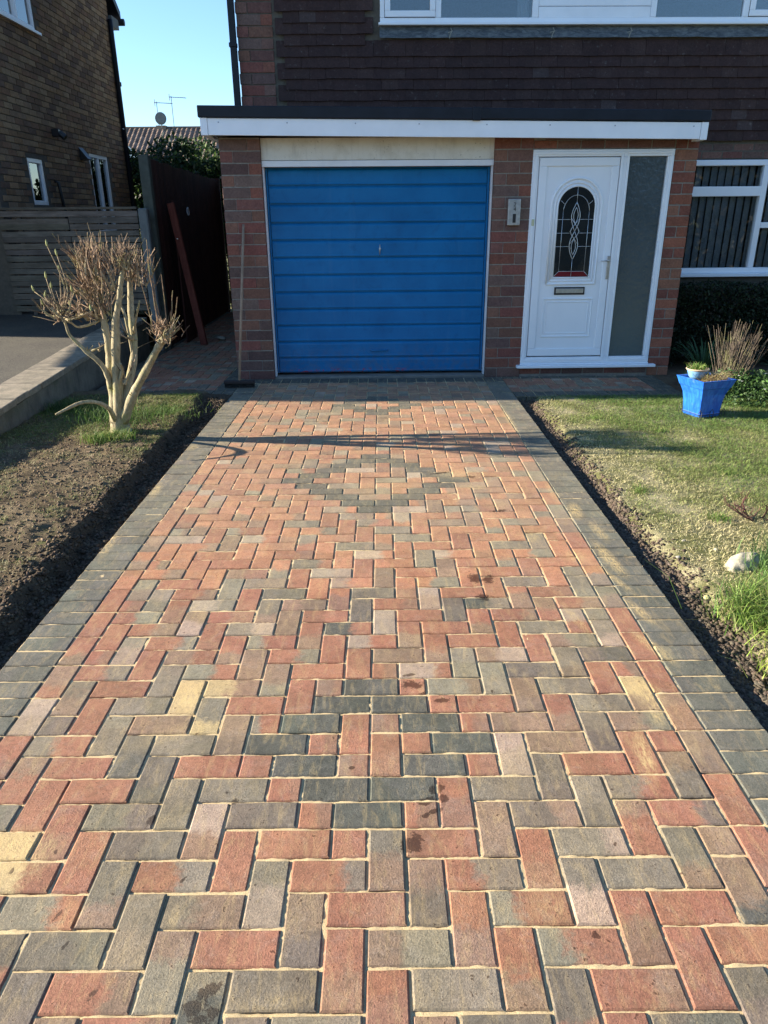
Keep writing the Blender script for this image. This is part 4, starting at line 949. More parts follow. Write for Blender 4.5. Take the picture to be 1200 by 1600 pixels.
b = MB(); b.tube([(-11.2, 4.45, 6.92), (12, 4.45, 6.90)], .11, 8, (.10, .085, .07)); b.add([(-11.2, 0, 3.95), (12, 0, 3.95), (12, 4.5, 6.80), (-11.2, 4.5, 6.80), (12, 8.8, 4.0), (-11.2, 8.8, 4.0)], [(0, 1, 2, 3), (3, 2, 4, 5)], (.08, .07, .06)); b.build('roof', M['roof'], F)
ch = MB(); ch.box(-1.15, -.55, 4.2, 4.8, 6.4, 7.05, (.25, .2, .16)); ch.build('chimney', M['roof'], F)
def aerial(loc, hgt, ln, direc, lab):
    o_ = empty('tv_aerial', loc); tag(o_, lab, 'aerial', 'aerials on the far roof'); b_ = MB(); b_.tube([(0, 0, 0), (0, 0, hgt)], .022, 6); b_.build('mast', M['post'], o_)
    b_ = MB(); b_.tube([(-direc*.15*ln, 0, hgt-.05), (direc*ln, 0, hgt-.12)], .018, 6)
    for i in range(9): x = direc*(-.1+i*.12)*ln; b_.tube([(x, -.12, hgt-.08), (x, .12, hgt-.08)], .008, 5)
    b_.tube([(-direc*.12*ln, 0, hgt-.25), (-direc*.12*ln, 0, hgt+.12)], .02, 5); b_.build('boom', M['post'], o_)
aerial((-13.05, 49.4, 6.95), 1.75, .95, 1, 'taller thin television aerial on the right of the dish'); aerial((-14.0, 49.4, 6.95), 1.45, 1.0, 1, 'shorter television aerial rising just behind the satellite dish')
ds = empty('satellite_dish', (-13.75, 49.0, 7.0)); tag(ds, 'grey round satellite dish on the ridge of the far roof', 'satellite dish')
b = MB(); n = 20; vs = [(0, .10, .42)]; fs = []
for r_, y in ((.18, .085), (.36, .02)):
    vs += [(r_*math.cos(2*math.pi*i/n), y, .42+r_*math.sin(2*math.pi*i/n)) for i in range(n)]
vs += [(x, y+.03, z) for x, y, z in vs[:]]; m0 = 2*n+1
for i in range(n):
    j = (i+1) % n
    for s_ in (0, m0): fs.append((s_, s_+1+i, s_+1+j)); fs.append((s_+1+i, s_+1+n+i, s_+1+n+j, s_+1+j))
    fs.append((1+n+i, m0+1+n+i, m0+1+n+j, 1+n+j))
b.add(vs, fs); b.build('reflector', M['post'], ds, smooth=True)
b = MB(); b.tube([(0, .1, -.1), (0, .1, .3)], .03, 6); b.tube([(0, 0, .08), (0, -.35, .30)], .015, 5); b.build('bracket', M['post'], ds)

# ------------------------------------------------------------------ foliage
def leaves(name, ctr, rad, n, size, cols, label=None, cat=None, parent=None, seed=1, zmin=0, group=None, kind=None, stretch=1.0):
    g = np.random.RandomState(seed); ctr = np.array(ctr); rad = np.array(rad)
    k = 26; cc = g.randn(k, 3); cc /= np.linalg.norm(cc, axis=1)[:, None]; cc *= (.35+.5*g.rand(k, 1)); cr_ = .22+.22*g.rand(k)
    idx = g.randint(0, k, n); d = g.randn(n, 3); d /= np.linalg.norm(d, axis=1)[:, None]; p = cc[idx]+d*(cr_[idx]*(.55+.45*g.rand(n)))[:, None]
    shade = .75+.5*g.rand(k)[idx]; P = ctr+p*rad; P[:, 2] = np.maximum(P[:, 2], zmin)
    u = g.randn(n, 3); u /= np.linalg.norm(u, axis=1)[:, None]; v = np.cross(u, g.randn(n, 3)); v /= np.linalg.norm(v, axis=1)[:, None]
    s = (size*(.6+.8*g.rand(n)))[:, None]; V = np.stack([P-u*s, P+v*s*.45, P+u*s*stretch, P-v*s*.45], 1).reshape(-1, 3); T = np.arange(4*n).reshape(-1, 4)
    col = np.array(cols)[g.randint(0, len(cols), n)]*(shade*(.7+.6*g.rand(n)))[:, None]
    o = np_mesh(name, V, T, np.repeat(col, 4, 0), M['leaf'], parent, kind=kind)
    return o
DG = [(.020, .045, .018), (.030, .065, .022), (.04, .08, .028), (.016, .035, .018)]
YG = [(.07, .12, .03), (.10, .15, .04), (.05, .09, .025), (.14, .17, .06)]
def bush(lab, ctr, rad, n, size, cols, seed):
    o = empty('garden_bush', (ctr[0], ctr[1], 0)); tag(o, lab, 'bush'); leaves('foliage', (0, 0, ctr[2]), rad, n, size, cols, parent=o, seed=seed, zmin=.05)
    b_ = MB()
    for i in range(5): b_.tube([(rnd.uniform(-.1, .1), rnd.uniform(-.1, .1), -.05), (rnd.uniform(-.3, .3), rnd.uniform(-.3, .3), ctr[2]*.6), (rnd.uniform(-.6, .6)*rad[0], rnd.uniform(-.5, .5), ctr[2]+rad[2]*.3)], [.04, .03, .01], 6, (.09, .07, .05))
    b_.build('stems', M['bark'], o)
bush('green leafy bush rising above the fence next to the neighbour house', (-4.55, 13.2, 2.0), (1.15, .9, 1.35), 12000, .05, DG+YG+YG, 3)
bush('dark evergreen bush in the middle behind the closeboard fence', (-3.9, 12.6, 1.85), (.95, .8, 1.30), 12000, .045, DG+DG+YG[:1], 4)
bush('darker lower bush behind the fence close to the garage corner', (-3.0, 13.0, 1.65), (.95, .8, 1.25), 11000, .045, DG+YG[:2], 5)
bush('tall shrub with yellow green tips near the garage eaves', (-3.5, 14.2, 1.95), (1.0, .8, 1.15), 9000, .05, DG+YG, 6)

# grass ------------------------------------------------------------
def blades(name, X, Y, Z, hgt, wd, lean_, col, g, kind='stuff', parent=None, bend=.5):
    n = len(X); a = g.rand(n)*6.283; la = g.rand(n)*6.283; lx = np.cos(la)*lean_*hgt; ly = np.sin(la)*lean_*hgt
    ux, uy = np.cos(a)*wd/2, np.sin(a)*wd/2; P = np.stack([X, Y, Z], -1); U = np.stack([ux, uy, 0*ux], -1)
    M1 = P+np.stack([lx*.35, ly*.35, hgt*.55], -1); T_1 = P+np.stack([lx, ly, hgt*(1-.25*np.minimum(lean_, 2.5))], -1)
    V = np.stack([P-U, P+U, M1-U*.8, M1+U*.8, T_1], 1).reshape(-1, 3); b0 = np.arange(n)[:, None]*5
    T = np.concatenate([b0+np.array([0, 1, 3]), b0+np.array([0, 3, 2]), b0+np.array([2, 3, 4])], 0)
    return np_mesh(name, V, T, np.repeat(col, 5, 0), M['leaf'], parent, kind=kind)
def lawn(name, n, x0, x1, y0, y1, hf, g, dense, hm=(.010, .030), dry=None, base=((.115, .20, .042), (.235, .275, .085), (.56, .49, .28))):
    X = x0+(x1-x0)*g.rand(n); Y = y0+(y1-y0)*g.rand(n)**1.15; dn = dense(X, Y); k = g.rand(n) < dn; X, Y = X[k], Y[k]; n = len(X)
    d = dry(X, Y); t = np.clip(d+.55*(g.rand(n)-.5), 0, 1)[:, None]; A, B_, D_ = [np.array(c) for c in base]
    col = np.where(t < .5, A+(B_-A)*t*2, B_+(D_-B_)*(t-.5)*2)*(.6+.8*g.rand(n, 1))
    h = hm[0]+(hm[1]-hm[0])*g.rand(n)*(1.15-.5*t[:, 0])
    return blades(name, X, Y, hf(X, Y)-.002, h, .0022+.0016*g.rand(n), .5+1.6*g.rand(n), col, g)
g1 = np.random.RandomState(5)
eR = lambda X, Y: X-(1.44+.09*(fbm(X*0, Y, 2.6)-.5)*2+.10*np.clip((1.2-Y)/1.5, 0, 1.2))
dR = lambda X, Y: np.clip(.85-.62*np.clip(eR(X, Y)/.85, 0, 1)+1.3*(fbm(X, Y, 2.4)-.5)-.34*np.clip((Y-2.3)/1.6, 0, 1)+.12, 0, 1)
lawn('grass', 190000, 1.36, 4.6, -.4, 4.44, hR, g1, lambda X, Y: np.clip(eR(X, Y)/.10, 0, 1)*np.clip(.30+2.1*(fbm(X, Y, 4.5)-.34)+eR(X, Y)*.5, .05, 1), (.010, .032), dR)
lawn('dry_grass_litter', 22000, 1.40, 2.6, .1, 3.9, hR, g1, lambda X, Y: np.clip(eR(X, Y)/.06, 0, 1)*np.clip(1-eR(X, Y)/.6, .1, 1), (.006, .014), lambda X, Y: X*0+.95, ((.40, .36, .17), (.55, .48, .28), (.70, .62, .42)))
g2 = np.random.RandomState(6)
dL = lambda X, Y: np.clip(.80+1.0*(fbm(X, Y, 3)-.5)-.35*np.clip((Y-2.6)/1.2, 0, 1), 0, 1)
lawn('bed_grass', 150000, -2.86, -1.63, -.5, 4.45, hL, g2, lambda X, Y: np.clip(.02+2.2*(fbm(X, Y, 4)-.46)+.7*np.clip((Y-2.5)/1, 0, 1), .02, 1), (.008, .034), dL, ((.09, .16, .03), (.17, .20, .06), (.34, .29, .17)))
def tuft(lab, x, y, z, n, h, spread, cols, seed, wd=.004, lean_=(.3, 1.5), name='grass_tuft', cat='grass tuft'):
    g = np.random.RandomState(seed); X = x+g.randn(n)*spread; Y = y+g.randn(n)*spread*.8; t = g.randint(0, len(cols), n); col = np.array(cols)[t]*(.7+.6*g.rand(n, 1))
    o = blades(name, X, Y, np.full(n, z), h*(.45+.6*g.rand(n)), wd*(.7+.6*g.rand(n)), lean_[0]+(lean_[1]-lean_[0])*g.rand(n), col, g, kind=None); tag(o, lab, cat); return o
LG = [(.13, .23, .04), (.19, .28, .06), (.08, .16, .03), (.28, .28, .11)]
tuft('bright green grass tuft right behind the pale rock on the lawn edge', 1.68, .40, -.01, 2200, .20, .09, LG, 21)
tuft('yellow green grass tuft nearest the camera at the right edge', 1.66, .04, -.02, 1600, .16, .08, [(.34, .42, .07), (.42, .46, .12), (.26, .36, .06)], 22)
tuft('dark green onion-like leaves at the right edge beside the rock', 1.97, .80, 0, 700, .20, .08, [(.08, .16, .04), (.12, .20, .06), (.06, .12, .04)], 23, .005, (.15, .8))
tuft('green grass tuft at the foot of the pruned tree on its right side', -1.93, 2.98, .04, 300, .11, .06, LG, 24)
tuft('small weed tuft in front of the pruned tree trunk', -2.07, 2.93, .04, 240, .10, .05, LG, 25)
tuft('shaded grass behind the pruned tree trunk', -2.15, 3.55, .04, 500, .14, .20, [(.07, .14, .03), (.12, .2, .05)], 26)
tuft('shaded grass clump against the retaining wall', -2.65, 3.9, .04, 420, .13, .10, [(.05, .10, .03), (.09, .15, .04)], 27)
tuft('grass patch beside the crumbled soil in the left bed', -1.80, 3.75, .03, 700, .07, .15, [(.09, .16, .03), (.14, .2, .06)], 28)
tuft('small dry weed in the foreground of the left bed', -2.5, 1.75, .04, 130, .06, .12, LG, 29)

# ------------------------------------------------------------------ pruned tree
tree = empty('pruned_tree', (-1.97, 3.18, .03)); tag(tree, 'hard pruned bare shrub tree with several pale stems and brown twig heads', 'tree')
BR = {'A': ([(-1.993, 3.15, 0.127), (-1.985, 3.167, 0.321), (-1.994, 3.185, 0.464), (-1.983, 3.203, 0.604), (-1.987, 3.22, 0.742), (-2.0, 3.238, 0.856), (-2.012, 3.255, 0.968), (-2.025, 3.273, 1.102), (-2.04, 3.29, 1.199)], [0.042, 0.034, 0.031, 0.029, 0.027, 0.026, 0.023, 0.02, 0.018]),
'B': ([(-1.962, 3.15, 0.177), (-1.928, 3.13, 0.427), (-1.906, 3.11, 0.62), (-1.875, 3.09, 0.784), (-1.851, 3.07, 0.899), (-1.802, 3.05, 1.033), (-1.762, 3.03, 1.164), (-1.723, 3.01, 1.27)], [0.042, 0.034, 0.03, 0.028, 0.025, 0.02, 0.017, 0.015]),
'C': ([(-1.938, 3.15, 0.18), (-1.91, 3.193, 0.32), (-1.867, 3.236, 0.452), (-1.833, 3.279, 0.589), (-1.827, 3.321, 0.725), (-1.838, 3.364, 0.885), (-1.838, 3.407, 1.02), (-1.835, 3.45, 1.168)], [0.038, 0.03, 0.028, 0.027, 0.026, 0.024, 0.022, 0.018]),
'D': ([(-1.935, 3.15, 0.14), (-1.809, 3.09, 0.352), (-1.694, 3.03, 0.512), (-1.583, 2.97, 0.661), (-1.488, 2.91, 0.777), (-1.42, 2.85, 0.83)], [0.038, 0.03, 0.028, 0.026, 0.024, 0.018]),
'E': ([(-1.980, 3.14, 0.40), (-1.99, 3.10, 0.53), (-2.027, 3.066, 0.615), (-2.089, 3.049, 0.683), (-2.148, 3.031, 0.759), (-2.178, 3.014, 0.812), (-2.182, 2.997, 0.876), (-2.194, 2.98, 0.949)], [0.026, 0.02, 0.018, 0.016, 0.013, 0.011, 0.009, 0.007]),
'F': ([(-2.001, 3.25, 0.877), (-2.094, 3.23, 0.926), (-2.184, 3.21, 0.902), (-2.251, 3.19, 0.901), (-2.294, 3.17, 0.926)], [0.014, 0.013, 0.012, 0.01, 0.006]),
'F2': ([(-2.024, 3.25, 0.878), (-2.107, 3.205, 0.847), (-2.166, 3.16, 0.84), (-2.189, 3.115, 0.874), (-2.222, 3.07, 0.893)], [0.008, 0.008, 0.007, 0.006, 0.004]),
'G': ([(-1.992, 3.15, 0.12), (-1.963, 2.98, 0.275), (-2.002, 2.871, 0.35), (-2.071, 2.782, 0.371), (-2.136, 2.713, 0.352), (-2.21, 2.65, 0.319)], [0.020, 0.016, 0.013, 0.012, 0.011, 0.008]),
'H': ([(-1.914, 3.12, 0.429), (-1.859, 3.07, 0.534), (-1.846, 3.02, 0.599)], [0.014, 0.011, 0.007]),
'I': ([(-1.838, 3.28, 0.60), (-1.859, 3.303, 0.869), (-1.89, 3.337, 0.958), (-1.93, 3.37, 1.024)], [0.01, 0.01, 0.009, 0.007]),
'J': ([(-1.83, 3.33, 0.75), (-1.763, 3.23, 0.878), (-1.683, 3.13, 1.024)], [0.011, 0.008, 0.005])}
ox, oy, oz = -1.97, 3.18, .03
loc_ = lambda p: (p[0]-ox, p[1]-oy, p[2]-oz)
def resample(pts, rad, k=4):
    P = [Vector(p) for p in pts]; out = []; rr = []
    for i in range(len(P)-1):
        p0, p1, p2, p3 = P[max(i-1, 0)], P[i], P[i+1], P[min(i+2, len(P)-1)]
        for q in range(k):
            t = q/k; out.append(.5*((2*p1)+(-p0+p2)*t+(2*p0-5*p1+4*p2-p3)*t*t+(-p0+3*p1-3*p2+p3)*t**3)); rr.append(rad[i]*(1-t)+rad[i+1]*t)
    out.append(P[-1]); rr.append(rad[-1]); return out, [r_*rnd.uniform(.90, 1.13) for r_ in rr]
bark = (.44, .38, .25)
b = MB(); pp, rr = resample([(0, 0, -.06), (-.005, 0, .01), (0, -.01, .09), (.015, -.02, .17), (.025, -.03, .25)], [.112, .088, .078, .066, .034]); b.tube(pp, [q*.92 for q in rr], 14, bark); b.build('trunk', M['bark'], tree, smooth=True)
for k_, (p, r_) in BR.items():
    pp, rr = resample([loc_(q) for q in p], [q*(1.06-.14*i/len(r_)) for i, q in enumerate(r_)]); b = MB(); b.tube(pp, rr, 10, bark); b.build('branch', M['bark'], tree, smooth=True)
tw = MB(); tip = (.40, .285, .20)
def twig(p, d, ln_, r0=.0035, kinks=3, c0=None, c1=None):
    pts = [Vector(p)]; rr = [r0]; d = Vector(d).normalized()
    for i in range(kinks):
        d = (d+Vector((rnd.gauss(0, .16), rnd.gauss(0, .16), rnd.gauss(0, .08)+.10))).normalized(); pts.append(pts[-1]+d*ln_/kinks); rr.append(r0*(1-.22*(i+1)))
    tw.tube(pts, rr, 5, shade(tip, rnd.choice((.3, .5, .8, 1.15, 1.6)))); return pts
def head(c, n, ln_, spread, up=.8, dirx=0, r0=.0042, jit=.03):
    nk = max(2, n//7); n = n-nk*3
    for i in range(nk):
        a = rnd.uniform(0, 6.28); e = spread*math.sqrt(rnd.random()); d = Vector((math.cos(a)*e+dirx, math.sin(a)*e, up)).normalized(); p = Vector(loc_(c))+Vector((rnd.gauss(0, jit*.4), rnd.gauss(0, jit*.4), -.02)); l_ = ln_*rnd.uniform(.35, .6)
        q = p+d*l_*.5+Vector((rnd.gauss(0, .008), rnd.gauss(0, .008), 0)); q2 = p+d*l_; tw.tube([p, q, q2], [.0095, .0080, .0065], 6, shade((.44, .37, .25), rnd.uniform(.7, 1.15)))
        for _ in range(3): twig(q2, d+Vector((rnd.gauss(0, .45), rnd.gauss(0, .45), .1)), ln_*rnd.uniform(.25, .6), .0045, 3)
    for i in range(n):
        p = (c[0]+rnd.gauss(0, jit), c[1]+rnd.gauss(0, jit), c[2]+rnd.gauss(0, jit*.8)); a = rnd.uniform(0, 6.28); e = spread*math.sqrt(rnd.random())
        d = (math.cos(a)*e+dirx, math.sin(a)*e, up+rnd.uniform(-.25, .25)); pts = twig(loc_(p), d, ln_*rnd.uniform(.45, 1.1), r0*rnd.uniform(.7, 1.2))
        if rnd.random() < .55:
            q = pts[rnd.randint(1, 2)]; twig(q, (rnd.gauss(0, 1), rnd.gauss(0, 1), .9), ln_*rnd.uniform(.15, .4), r0*.7, 2)
head((-2.04, 3.28, 1.20), 77, .28, .85, .85, -.08, jit=.045); head((-1.99, 3.12, 1.22), 56, .27, .8, .85, -.05, jit=.06); head((-1.99, 3.24, .91), 46, .42, .55, .85, -.22, jit=.035)
head((-2.02, 3.25, 1.05), 35, .30, .9, .7, -.45, jit=.05); head((-1.73, 3.02, 1.26), 54, .20, .7, .95, 0, jit=.035); head((-1.83, 3.44, 1.16), 50, .25, .8, .85, .1, jit=.04)
head((-1.72, 3.38, 1.13), 25, .28, .75, .8, .35, jit=.05); head((-1.45, 2.86, .82), 50, .15, .95, .75, .05, jit=.04); head((-1.48, 2.88, .79), 25, .10, 1.1, .4, 0, jit=.035)
head((-1.86, 3.12, 1.12), 29, .26, .8, .9, 0, jit=.06)
for x0, dx, ln_ in ((-1.50, -.05, .62), (-1.48, -.12, .50), (-1.46, -.02, .56), (-1.43, .02, .40), (-1.42, .18, .30), (-1.40, .25, .26), (-1.52, -.2, .35)):
    pts = [Vector(loc_((x0, 2.87, .82)))]; d = Vector((dx, .02, 1)).normalized()
    for i in range(5): pts.append(pts[-1]+(d+Vector((rnd.gauss(0, .07), rnd.gauss(0, .05), 0)))*ln_/5)
    tw.tube(pts, [.0055, .005, .0045, .004, .0035, .0028], 6, (.30, .20, .13))
head((-2.05, 3.1, .70), 6, .16, 1.2, .3, -.3, .0035, .05); head((-2.08, 3.22, .90), 30, .22, .9, .45, -.6, .0032, .05); head((-1.8, 3.25, .75), 10, .20, 1.3, .35, .3, .0028, .08); head((-2.2, 3.0, .94), 34, .20, .9, .7, -.1, .0035, .04)
head((-2.26, 3.18, .90), 20, .20, 1.2, .2, -.4, .0032, .05); head((-1.87, 3.1, .45), 4, .22, .5, .8, 0, .003, .02)
for k_ in ('A', 'B', 'C', 'D', 'E', 'F'):
    for q in range(9):
        p = Vector(loc_(rnd.choice(BR[k_][0][1:]))); a = rnd.uniform(0, 6.28); d = Vector((math.cos(a), math.sin(a), rnd.uniform(.1, .9))).normalized(); l_ = rnd.uniform(.02, .07); tw.tube([p, p+d*l_*.6, p+d*l_+Vector((0, 0, .01))], [.006, .0045, .003], 6, (.42, .36, .22))
twos = tw.build('twigs', M['bark'], tree, kind='stuff')
bd = MB()
for p in ((-2.43, 3.15, 1.09), (-2.317, 3.12, 1.18), (-2.204, 3.1, 1.33), (-2.232, 3.16, 1.22), (-2.278, 3.14, 1.39), (-2.32, 3.05, 1.06), (-2.25, 3.02, 1.12), (-2.36, 3.1, 1.0), (-2.15, 3.05, .99), (-2.2, 3.0, .93), (-1.95, 2.9, .98), (-2.1, 3.0, 1.1)):
    q = Vector(loc_(p)); d = Vector((rnd.uniform(-.5, .2), rnd.uniform(-.3, .3), 1)).normalized(); bd.tube([q, q+d*.014, q+d*.034, q+d*.05], [.002, .0075, .0065, .001], 7, (.42, .44, .20)); 
    tw2 = MB(); s_ = Vector((-2.20-ox, 2.99-oy, .94-oz)); mid = (q+s_)/2+Vector((rnd.gauss(0, .03), rnd.gauss(0, .03), -.03)); tw2.tube(resample([s_, mid, q], [.006, .004, .0028])[0], resample([s_, mid, q], [.006, .004, .0028])[1], 6, (.36, .28, .18)); tw2.build('shoot', M['bark'], tree, smooth=True)
bd.build('buds', M['bark'], tree, smooth=True, kind='stuff')

# ------------------------------------------------------------------ planters and right-hand border
pl = empty('blue_planter', (2.735, 3.72, 0), R(18)); tag(pl, 'cobalt blue glazed square planter flaring outwards on the lawn', 'planter')
b = MB(); prof = [(.100, .0), (.105, .03), (.102, .035), (.108, .12), (.118, .19), (.134, .235), (.137, .243), (.143, .250), (.160, .305), (.166, .318), (.148, .318), (.140, .28), (.12, .27)]
vs = []; fs = []
for r_, z in prof: vs += [(-r_, -r_, z), (r_, -r_, z), (r_, r_, z), (-r_, r_, z)]
for i in range(len(prof)-1):
    for q in range(4): fs.append((i*4+q, i*4+(q+1) % 4, (i+1)*4+(q+1) % 4, (i+1)*4+q))
fs.append((3, 2, 1, 0)); b.add(vs, fs); b.build('pot', M['glaze'], pl, bevel=.003)
b = MB(); b.box(-.138, .138, -.138, .138, .25, .288); b.build('compost', M['soil'], pl)
ws = MB(); s2 = .118
ws.tube([(-s2, -s2, .03), (s2, -s2, .03), (s2, s2, .03), (-s2, s2, .03), (-s2, -s2, .03)], .003, 5)
for sx, sy in ((-1, -1), (1, -1), (1, 1), (-1, 1), (0, -1)):
    x, y = sx*s2, sy*s2-.008; ws.tube([(x-.015, y, .0), (x-.018, y, .05), (x, y, .075), (x+.018, y, .05), (x+.015, y, .0)], .0028, 5)
o = ws.build('wire_stand', M['wire'], None, (2.735, 3.72, .0), rz=R(18)); tag(o, 'low black wire stand around the foot of the blue planter', 'stand')
bp = empty('bowl_pot', (2.685, 3.79, .288)); tag(bp, 'small pale blue bowl with tan rim sitting inside the blue planter', 'pot')
def lathe(prof, n=24):
    b_ = MB(); vs = []; fs = []
    for r_, z in prof: vs += [(r_*math.cos(2*math.pi*i/n), r_*math.sin(2*math.pi*i/n), z) for i in range(n)]
    for k_ in range(len(prof)-1):
        for i in range(n): fs.append((k_*n+i, k_*n+(i+1) % n, (k_+1)*n+(i+1) % n, (k_+1)*n+i))
    b_.add(vs, fs); return b_
lathe([(.001, .0), (.050, .0), (.068, .03), (.084, .075)]).build('bowl', M['paleglaze'], bp, smooth=True)
lathe([(.084, .075), (.093, .082), (.094, .090), (.086, .092), (.080, .08), (.001, .072)]).build('rim', M['terra'], bp, smooth=True)
g3 = np.random.RandomState(8)
def plantlet(name, lab, cat, x, y, z, n, h, sp, cols, lean_, seed, wd=.004):
    g = np.random.RandomState(seed); X = x+g.randn(n)*sp; Y = y+g.randn(n)*sp; col = np.array(cols)[g.randint(0, len(cols), n)]*(.7+.6*g.rand(n, 1))
    o_ = blades(name, X, Y, np.full(n, z), h*(.4+.7*g.rand(n)), wd*(.7+.6*g.rand(n)), lean_*(.4+g.rand(n)), col, g, kind=None); tag(o_, lab, cat); return o_
plantlet('seedling_plant', 'short green shoots growing in the pale blue bowl', 'plant', 2.685, 3.79, .365, 160, .07, .032, LG, .9, 31, .006)
plantlet('dried_plant', 'tangle of straw coloured dead stems in the blue planter', 'plant', 2.79, 3.71, .28, 520, .12, .04, [(.42, .33, .16), (.52, .42, .24), (.3, .2, .12), (.36, .36, .12)], 1.4, 32, .004)
# dark hedge below the lounge window
hd = empty('dark_hedge', (4.3, 6.05, 0)); tag(hd, 'dense dark hedge growing under the ground floor window', 'hedge')
g = np.random.RandomState(41); n = 42000
Px = np.stack([-1.25+2.6*g.rand(n), .34*(g.rand(n)-.5)*2, .02+.86*g.rand(n)**.8], -1); Px[:, 2] *= 1-.06*vnoise(Px[:, 0], Px[:, 1], 5); u = g.randn(n, 3); u /= np.linalg.norm(u, axis=1)[:, None]; v = np.cross(u, g.randn(n, 3)); v /= np.linalg.norm(v, axis=1)[:, None]; s_ = (.013+.010*g.rand(n))[:, None]
V = np.stack([Px-u*s_, Px+v*s_*.5, Px+u*s_, Px-v*s_*.5], 1).reshape(-1, 3); col = np.array([(.018, .034, .014), (.028, .045, .018), (.03, .026, .018), (.012, .022, .012)])[g.randint(0, 4, n)]*(.6+.8*g.rand(n, 1))
np_mesh('foliage', V, np.arange(4*n).reshape(-1, 4), np.repeat(col, 4, 0), M['leaf'], hd, kind=None)
b = MB()
for i in range(20): x = -1.2+i*.13; b.tube([(x, rnd.uniform(-.1, .1), -.05), (x+rnd.uniform(-.1, .1), rnd.uniform(-.2, .2), .75)], [.012, .004], 5, (.09, .07, .05))
b.build('stems', M['bark'], hd)
sheet('border_soil', 2.9, 9, 4.42, 6.4, -.012, M['soil'])
def strap(name, lab, x, y, n, h, cols, seed):
    o_ = empty(name, (x, y, 0)); tag(o_, lab, 'plant'); g = random.Random(seed); b_ = MB()
    for i in range(n):
        a = g.uniform(0, 6.28); ln_ = h*g.uniform(.6, 1.1); wd = g.uniform(.006, .011); out = g.uniform(.25, .8); px_, py_ = math.cos(a), math.sin(a); vs = []
        for k_ in range(6):
            t = k_/5; r_ = out*ln_*t**1.4; z = ln_*(t-.45*out*t*t*t); w3 = wd*(1-t**3)+.0006; cx_, cy_ = px_*(r_+.02), py_*(r_+.02); vs += [(cx_-py_*w3, cy_+px_*w3, z), (cx_+py_*w3, cy_-px_*w3, z+.002)]
        b_.add(vs, [(2*k_, 2*k_+1, 2*k_+3, 2*k_+2) for k_ in range(5)], shade(g.choice(cols), g.uniform(.7, 1.3)))
    b_.build('leaves', M['leaf'], o_)
SG = [(.04, .09, .035), (.06, .12, .05), (.03, .07, .03)]
strap('strap_leaf_plant', 'dark strap leaved plant arching beside the right brick pier', 3.25, 4.95, 90, .50, SG, 1)
strap('strap_leaf_plant', 'low arching green leaves at the right edge behind the planter', 3.95, 4.7, 80, .38, SG, 2)
strap('strap_leaf_plant', 'narrow leaved clump between the planter and the brick pier', 3.0, 4.62, 60, .22, SG, 3)
st = empty('cut_shrub', (3.32, 4.55, 0)); tag(st, 'upright bundle of bare grey-brown cut stems behind the blue planter', 'shrub'); b = MB()
for i in range(190):
    a = rnd.uniform(0, 6.28); e = rnd.uniform(0, .48); p = Vector((rnd.gauss(0, .05), rnd.gauss(0, .05), 0)); d = Vector((math.cos(a)*e+.12, math.sin(a)*e, 1)).normalized(); ln_ = rnd.uniform(.35, .68); pts = [p]
    for q in range(4): pts.append(pts[-1]+(d+Vector((rnd.gauss(0, .06), rnd.gauss(0, .06), 0)))*ln_/4)
    r_ = rnd.uniform(.0014, .0030); b.tube(pts, [r_, r_, r_*.9, r_*.8, r_*.7], 5, shade((.15, .12, .10), rnd.uniform(.5, 1.4)))
b.tube([(.05, 0, .02), (.22, -.08, .16), (.42, -.1, .24), (.62, -.12, .27)], [.006, .006, .005, .003], 6, (.4, .32, .26)); b.tube([(.3, -.09, .2), (.36, -.1, .30)], .003, 5, (.4, .32, .26)); b.build('stems', M['bark'], st)
fc = empty('flowering_groundcover', (3.55, 4.35, 0)); tag(fc, 'low leafy plant with small white flowers at the lawn edge behind the planter', 'plant')
leaves('foliage', (.15, 0, .06), (.85, .42, .22), 9000, .017, [(.05, .11, .03), (.08, .16, .04), (.04, .08, .03)], parent=fc, seed=51, zmin=.0)
b = MB()
for i in range(34):
    x, y, z = rnd.uniform(-.45, .85), rnd.uniform(-.35, .3), rnd.uniform(.12, .22); b.tube([(x, y, z-.08), (x, y, z)], .0012, 4, (.1, .2, .05))
    for k_ in range(5): a = k_*1.257; b.add([(x, y, z), (x+.010*math.cos(a-.4), y+.010*math.sin(a-.4), z+.004), (x+.015*math.cos(a), y+.015*math.sin(a), z+.006), (x+.010*math.cos(a+.4), y+.010*math.sin(a+.4), z+.004)], [(0, 1, 2, 3)], (.85, .85, .85))
b.build('flowers', M['leaf'], fc, kind='stuff')
for i, (x, y, h_) in enumerate(((1.62, 1.9, .05), (2.3, 2.2, .04), (1.9, 1.45, .06), (2.6, 1.9, .05), (2.2, 3.2, .05), (1.8, 3.6, .04))):
    tuft(('coarse grass clump near the lawn edge, second up from the pale rock', 'coarse grass clump in the middle of the lawn', 'coarse grass clump just up the lawn from the pale rock', 'coarse grass clump at the right of the lawn before the planter', 'coarse grass clump on the lawn closest in front of the blue planter', 'coarse grass clump at the top corner of the lawn by the drive')[i], x, y, 0, 110, h_, .035, LG, 70+i, .003)
